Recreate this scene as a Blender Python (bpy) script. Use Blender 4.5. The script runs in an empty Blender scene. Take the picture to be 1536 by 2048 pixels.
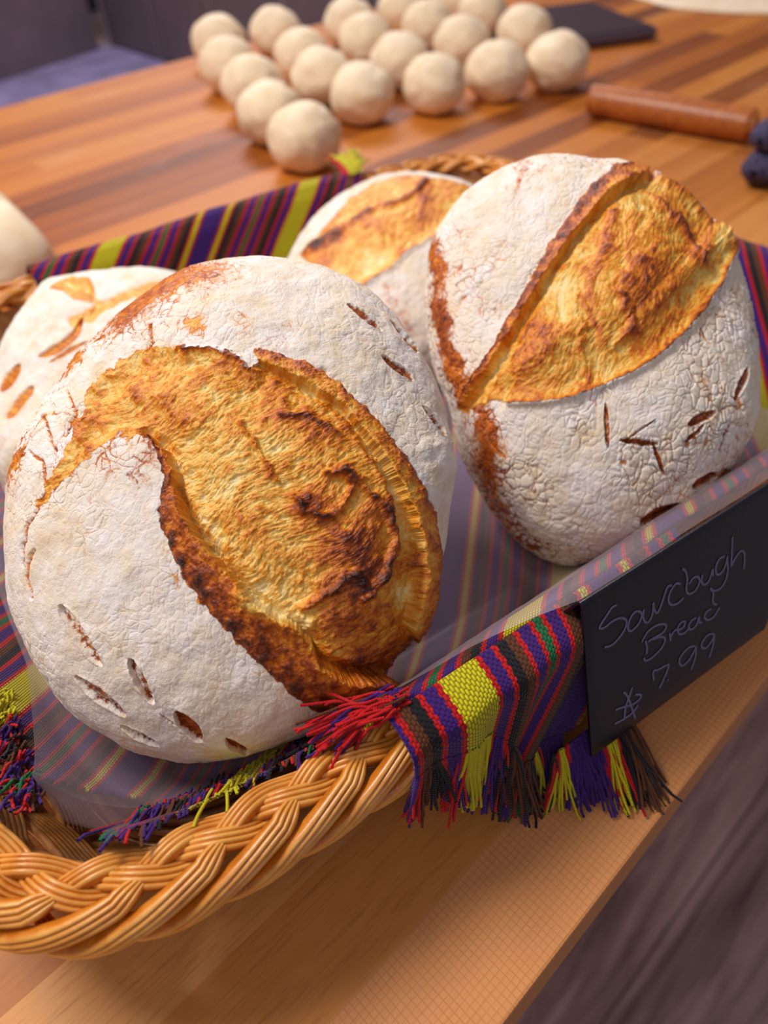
import bpy, math, random
import numpy as np

rng = np.random.default_rng(7)
random.seed(7)
# ------------------------------------------------------------------ camera frame
FPX, CX, CY, CAMH = 1479.0, 768.0, 1024.0, 0.31
def unit(a):
    a = np.asarray(a, float); return a / np.linalg.norm(a)
_d1 = np.array([2232., -1594., FPX]); _vx = 100.0
_vy = (_d1[0] * _vx + FPX * FPX) / 1594.0
_dv = unit([_vx, _vy, FPX]); _d1 = unit(_d1); _d2 = np.cross(_d1, _dv)
MW = np.array([_d1, _d2, -_dv])            # camera (x right, y down, z forward) -> world
CAM = np.array([0, 0, CAMH])
def onz(x, y, z):
    r = MW @ np.array([x - CX, y - CY, FPX]); return CAM + r * ((z - CAMH) / r[2])
def at_depth(x, y, t):
    return CAM + MW @ np.array([(x - CX) / FPX, (y - CY) / FPX, 1.0]) * t
def proj(P):
    c = (np.asarray(P) - CAM) @ MW
    return CX + FPX * c[..., 0] / c[..., 2], CY + FPX * c[..., 1] / c[..., 2]
def hit_plane(x, y, p0, nrm):
    r = MW @ np.array([x - CX, y - CY, FPX]); return CAM + r * (((p0 - CAM) @ nrm) / (r @ nrm))

sc = bpy.context.scene
import mathutils
cd = bpy.data.cameras.new('camera'); cam = bpy.data.objects.new('camera', cd); sc.collection.objects.link(cam)
cd.sensor_fit = 'VERTICAL'; cd.sensor_height = 36; cd.lens = FPX * 36 / 2048
cd.clip_start = 0.01; cd.clip_end = 50
m4 = np.eye(4); m4[:3, 0] = MW[:, 0]; m4[:3, 1] = -MW[:, 1]; m4[:3, 2] = -MW[:, 2]; m4[:3, 3] = CAM
cam.matrix_world = mathutils.Matrix(m4.tolist())
cd.dof.use_dof = True; cd.dof.focus_distance = 0.275; cd.dof.aperture_fstop = 6.5
sc.camera = cam
sc.view_settings.view_transform = 'Standard'; sc.view_settings.look = 'None'
sc.view_settings.gamma = 1; sc.view_settings.use_curve_mapping = False
sc.view_settings.exposure = 0.0

# ------------------------------------------------------------------ light
w = bpy.data.worlds.new('world'); sc.world = w; w.use_nodes = True
w.node_tree.nodes['Background'].inputs[0].default_value = (0.86, 0.80, 0.88, 1)
w.node_tree.nodes['Background'].inputs[1].default_value = 0.23
def area(name, loc, target, size, power, col):
    l = bpy.data.lights.new(name, 'AREA'); l.shape = 'RECTANGLE'; l.size = size[0]; l.size_y = size[1]
    l.energy = power; l.color = col
    o = bpy.data.objects.new(name, l); sc.collection.objects.link(o); o.location = loc
    d = mathutils.Vector(target) - mathutils.Vector(loc)
    o.rotation_euler = d.to_track_quat('-Z', 'Y').to_euler()
    return o
area('ceiling_lamp', (-0.20, 0.95, 1.50), (0.25, 0.3, 0), (0.8, 0.3), 25.5, (1.0, 0.93, 0.87))
area('far_lamp', (2.4, 2.6, 2.0), (0.9, 0.8, 0), (1.6, 0.8), 21, (1.0, 0.90, 0.90))
area('back_fill', (2.2, 3.6, 2.4), (2.4, 4.6, -0.9), (1.6, 0.8), 150, (1.0, 0.93, 0.97))  # added fill light to brighten the cupboards, not a lamp of the room
area('viewer_fill', (-0.9, -0.5, 1.7), (0.2, 0.25, 0), (1.0, 1.0), 4.5, (1.0, 0.92, 0.92))  # added soft fill from the viewer's side

# ------------------------------------------------------------------ numeric helpers
def lin(*c):
    return tuple(((v / 255) / 12.92 if v / 255 <= 0.04045 else ((v / 255 + 0.055) / 1.055) ** 2.4) for v in c) + (1,)
def sstep(a, b, x):
    t = np.clip((x - a) / (b - a), 0, 1); return t * t * (3 - 2 * t)
def _hash(ix, iy, iz, s):
    with np.errstate(over='ignore'):
        h = (ix.astype(np.uint32) * np.uint32(374761393) + iy.astype(np.uint32) * np.uint32(668265263)
             + iz.astype(np.uint32) * np.uint32(2147483647) + np.uint32(s * 97 + 13) * np.uint32(1274126177))
        h = (h ^ (h >> np.uint32(13))) * np.uint32(1103515245)
        h = (h ^ (h >> np.uint32(16))) * np.uint32(2246822519)
        return (h ^ (h >> np.uint32(15)))
_G = np.array([[1,1,0],[-1,1,0],[1,-1,0],[-1,-1,0],[1,0,1],[-1,0,1],[1,0,-1],[-1,0,-1],[0,1,1],[0,-1,1],[0,1,-1],[0,-1,-1],[1,1,1],[-1,-1,1],[1,-1,-1],[-1,1,-1]], np.float32)
def perlin(P, seed=0):
    P = np.asarray(P, np.float32); I = np.floor(P).astype(np.int64); f = P - I
    u = f * f * f * (f * (f * 6 - 15) + 10); out = 0
    for dx in (0, 1):
        for dy in (0, 1):
            for dz in (0, 1):
                g = _G[_hash(I[:, 0] + dx, I[:, 1] + dy, I[:, 2] + dz, seed) & np.uint32(15)]
                d = g[:, 0] * (f[:, 0] - dx) + g[:, 1] * (f[:, 1] - dy) + g[:, 2] * (f[:, 2] - dz)
                ww = (u[:, 0] if dx else 1 - u[:, 0]) * (u[:, 1] if dy else 1 - u[:, 1]) * (u[:, 2] if dz else 1 - u[:, 2])
                out = out + d * ww
    return out
def fbm(P, seed=0, octv=3, gain=0.5):
    a, s, o = 1.0, 0.0, 0
    for k in range(octv):
        o = o + a * perlin(P * (2.03 ** k), seed + k * 7); s += a; a *= gain
    return o / s * 1.5
def worley(P, seed=0):
    P = np.asarray(P, np.float32); I = np.floor(P).astype(np.int64)
    f1 = np.full(len(P), 9, np.float32); f2 = f1.copy()
    for dx in (-1, 0, 1):
        for dy in (-1, 0, 1):
            for dz in (-1, 0, 1):
                J = I + [dx, dy, dz]; h = _hash(J[:, 0], J[:, 1], J[:, 2], seed)
                q = np.stack([(h & np.uint32(1023)), ((h >> np.uint32(10)) & np.uint32(1023)), ((h >> np.uint32(20)) & np.uint32(1023))], 1) / 1023.0
                d = np.sqrt((((J + q) - P) ** 2).sum(1)).astype(np.float32)
                f2 = np.minimum(f2, np.maximum(f1, d)); f1 = np.minimum(f1, d)
    return f1, f2
def d_poly(x, y, pts, closed=False, far=200):
    """distance to a polyline; for closed outlines negative inside"""
    pts = np.asarray(pts, float); n = len(pts)
    out = np.full(len(x), float(far))
    lo = pts.min(0) - far; hi = pts.max(0) + far
    sel = np.where((x > lo[0]) & (x < hi[0]) & (y > lo[1]) & (y < hi[1]))[0]
    if len(sel) == 0: return out
    X = x[sel]; Y = y[sel]; d = np.full(len(sel), 1e9); ins = np.zeros(len(sel), bool)
    for i in range(n if closed else n - 1):
        a = pts[i]; b = pts[(i + 1) % n]; e = b - a; L = e @ e + 1e-12
        t = np.clip(((X - a[0]) * e[0] + (Y - a[1]) * e[1]) / L, 0, 1)
        d = np.minimum(d, (X - a[0] - t * e[0]) ** 2 + (Y - a[1] - t * e[1]) ** 2)
        if closed:
            c = ((a[1] > Y) != (b[1] > Y)) & (X < (b[0] - a[0]) * (Y - a[1]) / (b[1] - a[1] + 1e-12) + a[0])
            ins ^= c
    d = np.sqrt(d)
    out[sel] = np.where(ins, -d, d) if closed else d
    return np.clip(out, -1e9, far)
def catmull(pts, k=6, closed=False):
    P = np.asarray(pts, float); n = len(P); out = []
    rng_ = range(n if closed else n - 1)
    for i in rng_:
        if closed: a, b, c, d = P[i - 1], P[i], P[(i + 1) % n], P[(i + 2) % n]
        else: a, b, c, d = P[max(i - 1, 0)], P[i], P[i + 1], P[min(i + 2, n - 1)]
        for t in np.linspace(0, 1, k, endpoint=False):
            out.append(0.5 * ((2 * b) + (-a + c) * t + (2 * a - 5 * b + 4 * c - d) * t * t + (-a + 3 * b - 3 * c + d) * t ** 3))
    if not closed: out.append(P[-1])
    return np.array(out)

# ------------------------------------------------------------------ mesh helpers
def link(name, verts, faces, mat, parent=None, smooth=True, attrs=None):
    me = bpy.data.meshes.new(name)
    verts = np.asarray(verts, np.float32)
    if isinstance(faces, np.ndarray):
        nf, k = faces.shape
        me.vertices.add(len(verts)); me.vertices.foreach_set('co', verts.ravel())
        me.loops.add(nf * k); me.loops.foreach_set('vertex_index', faces.astype(np.int32).ravel())
        me.polygons.add(nf); me.polygons.foreach_set('loop_start', np.arange(0, nf * k, k, dtype=np.int32))
        me.update(calc_edges=True)
    else:
        me.from_pydata(verts.tolist(), [], faces); me.update()
    me.polygons.foreach_set('use_smooth', [smooth] * len(me.polygons))
    for k, v in (attrs or {}).items():
        v = np.asarray(v, np.float32)
        a = me.attributes.new(k, 'FLOAT', 'POINT'); a.data.foreach_set('value', v)
    me.materials.append(mat); me.validate()
    o = bpy.data.objects.new(name, me); sc.collection.objects.link(o)
    if parent: o.parent = parent
    return o
def empty(name, loc=(0, 0, 0)):
    o = bpy.data.objects.new(name, None); sc.collection.objects.link(o); o.location = loc
    o.empty_display_size = 0.02; return o
def tag(o, label=None, cat=None, group=None, kind=None):
    for k, v in (('label', label), ('category', cat), ('group', group), ('kind', kind)):
        if v: o[k] = v
    return o
def grid_faces(nr, nc, wrap_c=False, wrap_r=False, off=0):
    r = np.arange(nr if wrap_r else nr - 1); c = np.arange(nc if wrap_c else nc - 1)
    R, Cc = np.meshgrid(r, c, indexing='ij'); R = R.ravel(); Cc = Cc.ravel()
    R2 = (R + 1) % nr; C2 = (Cc + 1) % nc
    return np.stack([R * nc + Cc, R * nc + C2, R2 * nc + C2, R2 * nc + Cc], 1) + off
class Parts:
    """collects grids of quads into one mesh"""
    def __init__(s): s.v = []; s.f = []; s.n = 0; s.a = {}
    def add(s, V, F, **at):
        s.v.append(V); s.f.append(F + s.n); s.n += len(V)
        for k, a in at.items(): s.a.setdefault(k, []).append(np.broadcast_to(a, (len(V),)).astype(np.float32))
    def build(s, name, mat, parent=None, smooth=True):
        return link(name, np.concatenate(s.v), np.concatenate(s.f), mat, parent, smooth, {k: np.concatenate(a) for k, a in s.a.items()})
def sweep(path, side, up, prof, closed=False, taper=None):
    """path (n,3), side/up (n,3), prof (m,2)"""
    n, m = len(path), len(prof)
    tp = np.ones(n) if taper is None else taper
    V = path[:, None, :] + side[:, None, :] * (prof[None, :, 0] * tp[:, None])[..., None] + up[:, None, :] * (prof[None, :, 1] * tp[:, None])[..., None]
    F = grid_faces(n, m, wrap_c=True, wrap_r=closed)
    return V.reshape(-1, 3), F
def frames(path, ref=(0, 0, 1)):
    t = np.gradient(path, axis=0); t /= np.linalg.norm(t, axis=1)[:, None] + 1e-12
    ref = np.broadcast_to(np.asarray(ref, float), path.shape)
    s = np.cross(t, ref); l = np.linalg.norm(s, axis=1)[:, None]
    s = np.where(l > 1e-5, s / (l + 1e-12), np.array([1., 0, 0])); u = np.cross(s, t)
    return s, u
def circle(r, k=6):
    a = np.arange(k) * 2 * math.pi / k; return np.stack([r * np.cos(a), r * np.sin(a)], 1)
def tube(path, r, k=6, taper=None):
    s, u = frames(path); return sweep(path, s, u, circle(r, k), taper=taper)
def box(name, lo, hi, mat, parent=None, bevel=0.0, seg=2):
    import bmesh
    bm = bmesh.new(); bmesh.ops.create_cube(bm, size=1)
    lo = np.array(lo, float); hi = np.array(hi, float)
    for v in bm.verts: v.co = mathutils.Vector(((np.array(v.co) + 0.5) * (hi - lo) + lo).tolist())
    if bevel: bmesh.ops.bevel(bm, geom=bm.edges[:], offset=bevel, segments=seg, affect='EDGES', profile=0.5)
    me = bpy.data.meshes.new(name); bm.to_mesh(me); bm.free(); me.materials.append(mat)
    o = bpy.data.objects.new(name, me); sc.collection.objects.link(o)
    if parent: o.parent = parent
    return o

# ------------------------------------------------------------------ material helper
class NT:
    def __init__(s, name):
        s.m = bpy.data.materials.new(name); s.m.use_nodes = True; s.t = s.m.node_tree
        s.b = s.t.nodes['Principled BSDF']; s.out = s.t.nodes['Material Output']
    def n(s, kind, **kw):
        nd = s.t.nodes.new(kind)
        for k, v in kw.items():
            if k == 'ins':
                for i, val in v.items(): s.set(nd.inputs[i], val)
            else: setattr(nd, k, v)
        return nd
    def set(s, sock, val):
        if isinstance(val, bpy.types.NodeSocket): s.t.links.new(val, sock)
        else: sock.default_value = val
    def math(s, op, a, b=0.0, c=None, clamp=False):
        nd = s.n('ShaderNodeMath', operation=op, use_clamp=clamp); s.set(nd.inputs[0], a); s.set(nd.inputs[1], b)
        if c is not None: s.set(nd.inputs[2], c)
        return nd.outputs[0]
    def mix(s, f, a, b, blend='MIX'):
        nd = s.n('ShaderNodeMix', data_type='RGBA', blend_type=blend); s.set(nd.inputs[0], f); s.set(nd.inputs[6], a); s.set(nd.inputs[7], b)
        return nd.outputs[2]
    def ramp(s, f, stops, interp='LINEAR'):
        nd = s.n('ShaderNodeValToRGB'); cr = nd.color_ramp; cr.interpolation = interp
        while len(cr.elements) > 1: cr.elements.remove(cr.elements[-1])
        cr.elements[0].position = stops[0][0]; cr.elements[0].color = stops[0][1]
        for p, c in stops[1:]:
            e = cr.elements.new(p); e.color = c
        s.set(nd.inputs[0], f); return nd.outputs[0]
    def coord(s, scale=(1, 1, 1), rot=(0, 0, 0), kind='Object'):
        tc = s.n('ShaderNodeTexCoord'); mp = s.n('ShaderNodeMapping')
        mp.inputs['Scale'].default_value = scale; mp.inputs['Rotation'].default_value = rot
        s.t.links.new(tc.outputs[kind], mp.inputs[0]); return mp.outputs[0]
    def noise(s, vec, scale, detail=3, rough=0.5, dist=0.0):
        nd = s.n('ShaderNodeTexNoise'); s.set(nd.inputs['Vector'], vec); nd.inputs['Scale'].default_value = scale
        nd.inputs['Detail'].default_value = detail; nd.inputs['Roughness'].default_value = rough; nd.inputs['Distortion'].default_value = dist
        return nd.outputs[0]
    def attr(s, name): return s.n('ShaderNodeAttribute', attribute_name=name).outputs['Fac']
    def bump(s, h, dist, strength=1.0, prev=None):
        nd = s.n('ShaderNodeBump'); s.set(nd.inputs['Height'], h); nd.inputs['Distance'].default_value = dist; nd.inputs['Strength'].default_value = strength
        if prev is not None: s.set(nd.inputs['Normal'], prev)
        return nd.outputs[0]
    def fin(s, col=None, rough=None, normal=None, spec=None, **kw):
        if col is not None: s.set(s.b.inputs['Base Color'], col)
        if rough is not None: s.set(s.b.inputs['Roughness'], rough)
        if normal is not None: s.set(s.b.inputs['Normal'], normal)
        if spec is not None: s.set(s.b.inputs['Specular IOR Level'], spec)
        for k, v in kw.items(): s.set(s.b.inputs[k.replace('_', ' ')], v)
        return s.m

def mat_wood_top():
    s = NT('butcher_block_wood')
    P = s.n('ShaderNodeTexCoord').outputs['Object']
    sep = s.n('ShaderNodeSeparateXYZ'); s.set(sep.inputs[0], P); X, Y = sep.outputs[0], sep.outputs[1]
    # planks run along X, 42 mm wide, first one at the front edge is the ribbed strip
    pl = s.math('FLOOR', s.math('DIVIDE', s.math('SUBTRACT', Y, 0.0245), 0.0425))
    jitter = s.n('ShaderNodeTexWhiteNoise', noise_dimensions='1D'); s.set(jitter.inputs['W'], pl)
    seg = s.math('FLOOR', s.math('ADD', s.math('DIVIDE', X, 0.9), s.math('MULTIPLY', jitter.outputs[0], 7.3)))
    wn = s.n('ShaderNodeTexWhiteNoise', noise_dimensions='2D')
    cmb = s.n('ShaderNodeCombineXYZ'); s.set(cmb.inputs[0], pl); s.set(cmb.inputs[1], seg); s.set(wn.inputs['Vector'], cmb.outputs[0])
    tone = wn.outputs[0]
    gvec = s.n('ShaderNodeCombineXYZ'); s.set(gvec.inputs[0], s.math('MULTIPLY', X, 1.1)); s.set(gvec.inputs[1], s.math('MULTIPLY', Y, 26)); s.set(gvec.inputs[2], s.math('MULTIPLY', tone, 30))
    g1 = s.noise(gvec.outputs[0], 2.2, 5, 0.6, 0.6)
    gv2 = s.n('ShaderNodeCombineXYZ'); s.set(gv2.inputs[0], s.math('MULTIPLY', X, 22)); s.set(gv2.inputs[1], s.math('MULTIPLY', Y, 330)); s.set(gv2.inputs[2], tone)
    g2 = s.noise(gv2.outputs[0], 2.5, 3, 0.6)
    far = s.math('MULTIPLY', s.math('SUBTRACT', Y, 0.30), 4.0, clamp=True)       # reflected light painted in: boards lighter at the front, darker toward the back
    f = s.math('ADD', s.math('MULTIPLY', tone, 0.62), s.math('MULTIPLY', g1, 0.42))
    back = s.ramp(f, [(0.15, lin(98, 46, 12)), (0.38, lin(150, 78, 20)), (0.62, lin(190, 110, 34)), (0.95, lin(208, 136, 54))])
    front = s.ramp(f, [(0.15, lin(158, 88, 30)), (0.42, lin(200, 126, 56)), (0.7, lin(216, 148, 78)), (0.95, lin(226, 166, 98))])
    col = s.mix(far, front, back)
    col = s.mix(s.math('MULTIPLY', s.math('SUBTRACT', g2, 0.5), 1.8, clamp=True), col, lin(150, 82, 34))
    st = s.math('LESS_THAN', Y, 0.067)
    col = s.mix(s.math('MULTIPLY', st, 0.75), col, lin(224, 152, 98))
    # ribbed strip: fine saw marks both ways
    ax = s.math('PINGPONG', X, 0.00135); ay = s.math('PINGPONG', s.math('ADD', Y, s.math('MULTIPLY', s.noise(P, 30, 1), 0.002)), 0.0013)
    gx = s.math('LESS_THAN', ax, 0.00022); gy = s.math('LESS_THAN', ay, 0.0002)
    line = s.math('MULTIPLY', s.math('MULTIPLY', s.math('MAXIMUM', gx, s.math('MULTIPLY', gy, 0.8)), st), s.math('ADD', 0.25, s.noise(P, 45, 2)))
    seam = s.math('LESS_THAN', s.math('PINGPONG', s.math('SUBTRACT', Y, 0.0245), 0.02125), 0.0)
    col = s.mix(s.math('MULTIPLY', line, 0.30), col, lin(120, 66, 34))
    dust = s.math('MULTIPLY', s.math('SUBTRACT', s.noise(s.coord((4, 9, 4)), 1.6, 5, 0.65), 0.56), 1.9, clamp=True)
    col = s.mix(s.math('MULTIPLY', dust, s.math('MULTIPLY', far, 0.45)), col, lin(222, 188, 170))
    h = s.math('SUBTRACT', s.math('MULTIPLY', g2, 0.5), s.math('MULTIPLY', line, 0.8))
    nrm = s.bump(h, 0.0004, 0.5)
    return s.fin(col, s.math('ADD', 0.40, s.math('MULTIPLY', g1, 0.15)), nrm, 0.28)
def mat_floor():
    s = NT('dark_floor_boards')
    P = s.n('ShaderNodeTexCoord').outputs['Object']; sep = s.n('ShaderNodeSeparateXYZ'); s.set(sep.inputs[0], P)
    v = s.coord((2.2, 22, 1), (0, 0, 0.1)); g = s.noise(v, 1.0, 7, 0.7, 1.2)
    big = s.noise(s.coord((2.2, 5, 1)), 1.3, 3, 0.5, 0.4)
    f = s.math('ADD', s.math('MULTIPLY', g, 0.75), s.math('MULTIPLY', big, 0.45))
    f = s.math('ADD', s.math('MULTIPLY', s.math('SUBTRACT', f, 0.6), 1.5), 0.56)
    col = s.ramp(f, [(0.3, lin(100, 78, 78)), (0.5, lin(160, 134, 130)), (0.68, lin(200, 172, 164)), (0.85, lin(222, 196, 188))])
    pl = s.math('PINGPONG', sep.outputs[1], 0.09); sm = s.math('LESS_THAN', pl, 0.0012)
    col = s.mix(sm, col, lin(40, 28, 28))
    return s.fin(col, 0.45, s.bump(g, 0.002, 0.3))
def mat_plain(name, c, rough=0.5, spec=0.5, nscale=0, namt=0.1, bump=0, **kw):
    s = NT(name); col = c; nr = None
    if nscale:
        nz = s.noise(s.coord(), nscale, 4, 0.6)
        dk = tuple(x * (1 - namt * 2) for x in c[:3]) + (1,); lt = tuple(min(1, x * (1 + namt * 2)) for x in c[:3]) + (1,)
        col = s.ramp(nz, [(0.3, dk), (0.7, lt)])
        if bump: nr = s.bump(nz, bump, 0.6)
    return s.fin(col, rough, nr, spec, **kw)
def mat_rattan(name, dark, mid, light, rough=0.33):
    s = NT(name); P = s.coord()
    n1 = s.noise(P, 90, 4, 0.6); n2 = s.noise(P, 900, 2, 0.6)
    al = s.attr('crown')                       # top of each cane is lighter, the grooves darker
    f = s.math('ADD', s.math('MULTIPLY', n1, 0.7), s.math('MULTIPLY', al, 0.4))
    col = s.ramp(f, [(0.2, dark), (0.5, mid), (0.85, light)])
    spk = s.math('GREATER_THAN', n2, 0.66); col = s.mix(s.math('MULTIPLY', spk, 0.3), col, light)
    return s.fin(col, rough, s.bump(n2, 0.0002, 0.4), 0.5, Coat_Weight=0.25, Coat_Roughness=0.2)

# stripe order of the woven cloth, from the middle of the violet band to the middle of the yellow band (millimetres)
R_, P_, Y_, K_, B_, G_ = lin(206, 14, 22), lin(66, 20, 120), lin(214, 204, 14), lin(26, 20, 28), lin(98, 52, 22), lin(16, 112, 62)
STR = [(P_, 6), (R_, 1.8), (Y_, 2.6), (R_, 1.8), (K_, 3.4), (B_, 3.4), (R_, 1.8), (P_, 4.2), (R_, 1.8), (G_, 3), (R_, 1.8), (P_, 4.2), (R_, 1.8), (B_, 3.4), (K_, 3.4), (R_, 1.8), (P_, 4.2), (R_, 1.8), (Y_, 6.8)]
HALF = sum(x[1] for x in STR) / 1000.0
def mat_cloth(name, thread=False):
    s = NT(name); q = s.attr('q'); b = s.attr('b')
    step = s.math('MULTIPLY', s.math('SIGN', s.math('SINE', s.math('MULTIPLY', b, 2 * math.pi / 0.0024))), 0.00022)
    qq = q if thread else s.math('ADD', q, step)
    f = s.math('DIVIDE', s.math('PINGPONG', qq, HALF), HALF)
    stops, acc = [], 0.0
    for c, wd in STR:
        stops.append((acc / (HALF * 1000), c)); acc += wd
    col = s.ramp(f, stops, 'CONSTANT')
    P = s.coord(); fz = s.noise(P, 1500, 2, 0.6)
    if thread:
        col = s.mix(s.math('MULTIPLY', fz, 0.5), col, s.mix(1.0, col, (0.45, 0.4, 0.45, 1), 'MULTIPLY'))
        tw = s.math('SINE', s.math('ADD', s.math('MULTIPLY', b, 2 * math.pi / 0.0011), s.math('MULTIPLY', fz, 3)))
        return s.fin(col, 0.75, s.bump(tw, 0.00012, 0.7), 0.25, Sheen_Weight=0.15)
    a = s.math('ABSOLUTE', s.math('SINE', s.math('MULTIPLY', q, math.pi / 0.00105)))
    par = s.math('MULTIPLY', s.math('FLOOR', s.math('DIVIDE', q, 0.00105)), 0.5)
    c = s.math('ABSOLUTE', s.math('SINE', s.math('MULTIPLY', s.math('ADD', s.math('DIVIDE', b, 0.0015), par), math.pi)))
    h = s.math('MULTIPLY', s.math('POWER', a, 0.6), s.math('POWER', c, 0.6))
    dk = s.mix(1.0, col, (0.22, 0.18, 0.22, 1), 'MULTIPLY')
    col = s.mix(s.math('MULTIPLY', s.math('SUBTRACT', 0.75, h), 1.3, clamp=True), col, dk)
    return s.fin(col, 0.8, s.bump(h, 0.0005, 0.8), 0.2, Sheen_Weight=0.15)

def mat_bread(name, seed=0.0, crack=0.6):
    s = NT(name); P = s.coord(); fl = s.attr('flour'); br = s.attr('brown')
    n_f = s.noise(P, 520, 4, 0.7); n_m = s.noise(P, 130, 4, 0.65); n_g = s.noise(P, 1500, 2, 0.6)
    st = s.attr('fib')
    bb = s.math('ADD', br, s.math('ADD', s.math('MULTIPLY', s.math('SUBTRACT', n_m, 0.5), 0.42), s.math('MULTIPLY', s.math('SUBTRACT', n_f, 0.5), 0.30)))
    bb = s.math('ADD', bb, s.math('MULTIPLY', s.math('SUBTRACT', st, 0.5), 0.38))
    sl = s.attr('fb'); cv = s.n('ShaderNodeCombineXYZ'); s.set(cv.inputs[0], s.math('MULTIPLY', s.attr('fa'), 1 / 28.0)); s.set(cv.inputs[1], s.math('MULTIPLY', sl, 1 / 4.5))
    fine = s.noise(cv.outputs[0], 1.0, 4, 0.65, 0.15)
    bb = s.math('ADD', bb, s.math('MULTIPLY', s.math('SUBTRACT', fine, 0.5), 0.35))
    crust = s.ramp(bb, [(0.0, lin(250, 228, 164)), (0.20, lin(246, 202, 104)), (0.38, lin(236, 160, 44)), (0.54, lin(214, 116, 22)), (0.70, lin(158, 70, 14)), (0.86, lin(96, 38, 12)), (1.0, lin(54, 20, 10))])
    n_w = s.noise(P, 42, 3, 0.6)
    white = s.ramp(s.math('ADD', s.math('MULTIPLY', n_m, 0.5), s.math('MULTIPLY', n_w, 0.5)), [(0.33, lin(236, 212, 178)), (0.46, lin(240, 226, 208)), (0.6, lin(247, 239, 234))])
    th = s.math('ADD', s.math('MULTIPLY', s.math('SUBTRACT', n_f, 0.5), 0.85), s.math('MULTIPLY', s.math('SUBTRACT', n_g, 0.5), 0.55))
    ff = s.math('MULTIPLY', s.math('ADD', s.math('SUBTRACT', fl, 0.5), th), 3.2)
    ff = s.math('ADD', ff, 0.5, clamp=True)
    col = s.mix(ff, crust, white)
    h1 = s.math('ADD', s.math('ADD', s.math('MULTIPLY', n_g, 0.35), s.math('MULTIPLY', n_f, 0.9)), s.math('MULTIPLY', fine, s.math('SUBTRACT', 0.8, s.math('MULTIPLY', ff, 0.8))))
    nr = s.bump(h1, 0.0009, 0.6)
    rough = s.math('ADD', 0.42, s.math('MULTIPLY', ff, 0.5))
    return s.fin(col, rough, nr, s.math('SUBTRACT', 0.5, s.math('MULTIPLY', ff, 0.4)), Subsurface_Weight=0.08, Subsurface_Radius=(0.004, 0.002, 0.001), Subsurface_Scale=0.5)
def mat_dough():
    s = NT('raw_dough'); P = s.coord()
    n = s.noise(P, 45, 4, 0.6); col = s.ramp(n, [(0.3, lin(240, 214, 176)), (0.7, lin(250, 232, 204))])
    return s.fin(col, 0.6, s.bump(n, 0.001, 0.3), 0.25, Subsurface_Weight=0.15, Subsurface_Radius=(0.01, 0.006, 0.003), Subsurface_Scale=0.5)
def mat_paper():
    s = NT('parchment_paper')
    n = s.noise(s.coord(), 60, 3)
    tr = s.n('ShaderNodeBsdfTransparent'); tr.inputs[0].default_value = (0.93, 0.90, 0.93, 1)
    s.fin(lin(214, 196, 204), 0.38, s.bump(n, 0.0015, 0.25), 0.5)
    mx = s.n('ShaderNodeMixShader'); mx.inputs[0].default_value = 0.23
    s.t.links.new(tr.outputs[0], mx.inputs[1]); s.t.links.new(s.b.outputs[0], mx.inputs[2]); s.t.links.new(mx.outputs[0], s.out.inputs[0])
    return s.m

M_wood = mat_wood_top(); M_floor = mat_floor()
M_rattan = mat_rattan('honey_rattan', lin(96, 44, 8), lin(206, 118, 24), lin(238, 174, 84))
M_rattan_in = mat_rattan('shaded_rattan', lin(92, 50, 20), lin(180, 116, 58), lin(226, 176, 120), 0.3)  # interior shade put into the colour, browner than the rim canes
M_cloth = mat_cloth('striped_cotton'); M_thread = mat_cloth('cotton_thread', True)
M_paper = mat_paper(); M_dough = mat_dough()
M_leg = mat_plain('dark_steel', lin(60, 58, 62), 0.4, Metallic=0.8)

# ------------------------------------------------------------------ setting
floor = box('floor', (-2.0, -1.6, -0.95), (6.0, 7.2, -0.90), M_floor); tag(floor, kind='structure')
M_wall = mat_plain('dark_grey_paint', lin(78, 66, 72), 0.6, 0.3, 3, 0.06)
wall = box('wall_back', (-2.0, 7.0, -0.90), (6.0, 7.1, 1.8), M_wall); tag(wall, kind='structure')
wallr = box('wall_right', (5.9, -1.6, -0.90), (6.0, 7.0, 1.8), mat_plain('warm_grey_paint', lin(92, 78, 82), 0.7)); tag(wallr, kind='structure')

# ------------------------------------------------------------------ work table
TY0, TY1, TX0, TX1 = 0.0238, 1.268, -1.1, 2.4
table = empty('work_table', (0.6, 0.65, -0.9)); tag(table, 'long butcher-block work table under the basket and the dough', 'table')
def tpart(o):
    o.parent = table; o.matrix_parent_inverse = mathutils.Matrix.Translation((-0.6, -0.65, 0.9)); return o
tpart(box('tabletop', (TX0, TY0, -0.045), (TX1, TY1, 0.0), M_wood, bevel=0.0012))
for x in (TX0 + 0.12, TX1 - 0.18):
    for y in (TY0 + 0.08, TY1 - 0.14):
        tpart(box('leg', (x, y, -0.9), (x + 0.06, y + 0.06, -0.045), M_leg, bevel=0.003))

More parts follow.
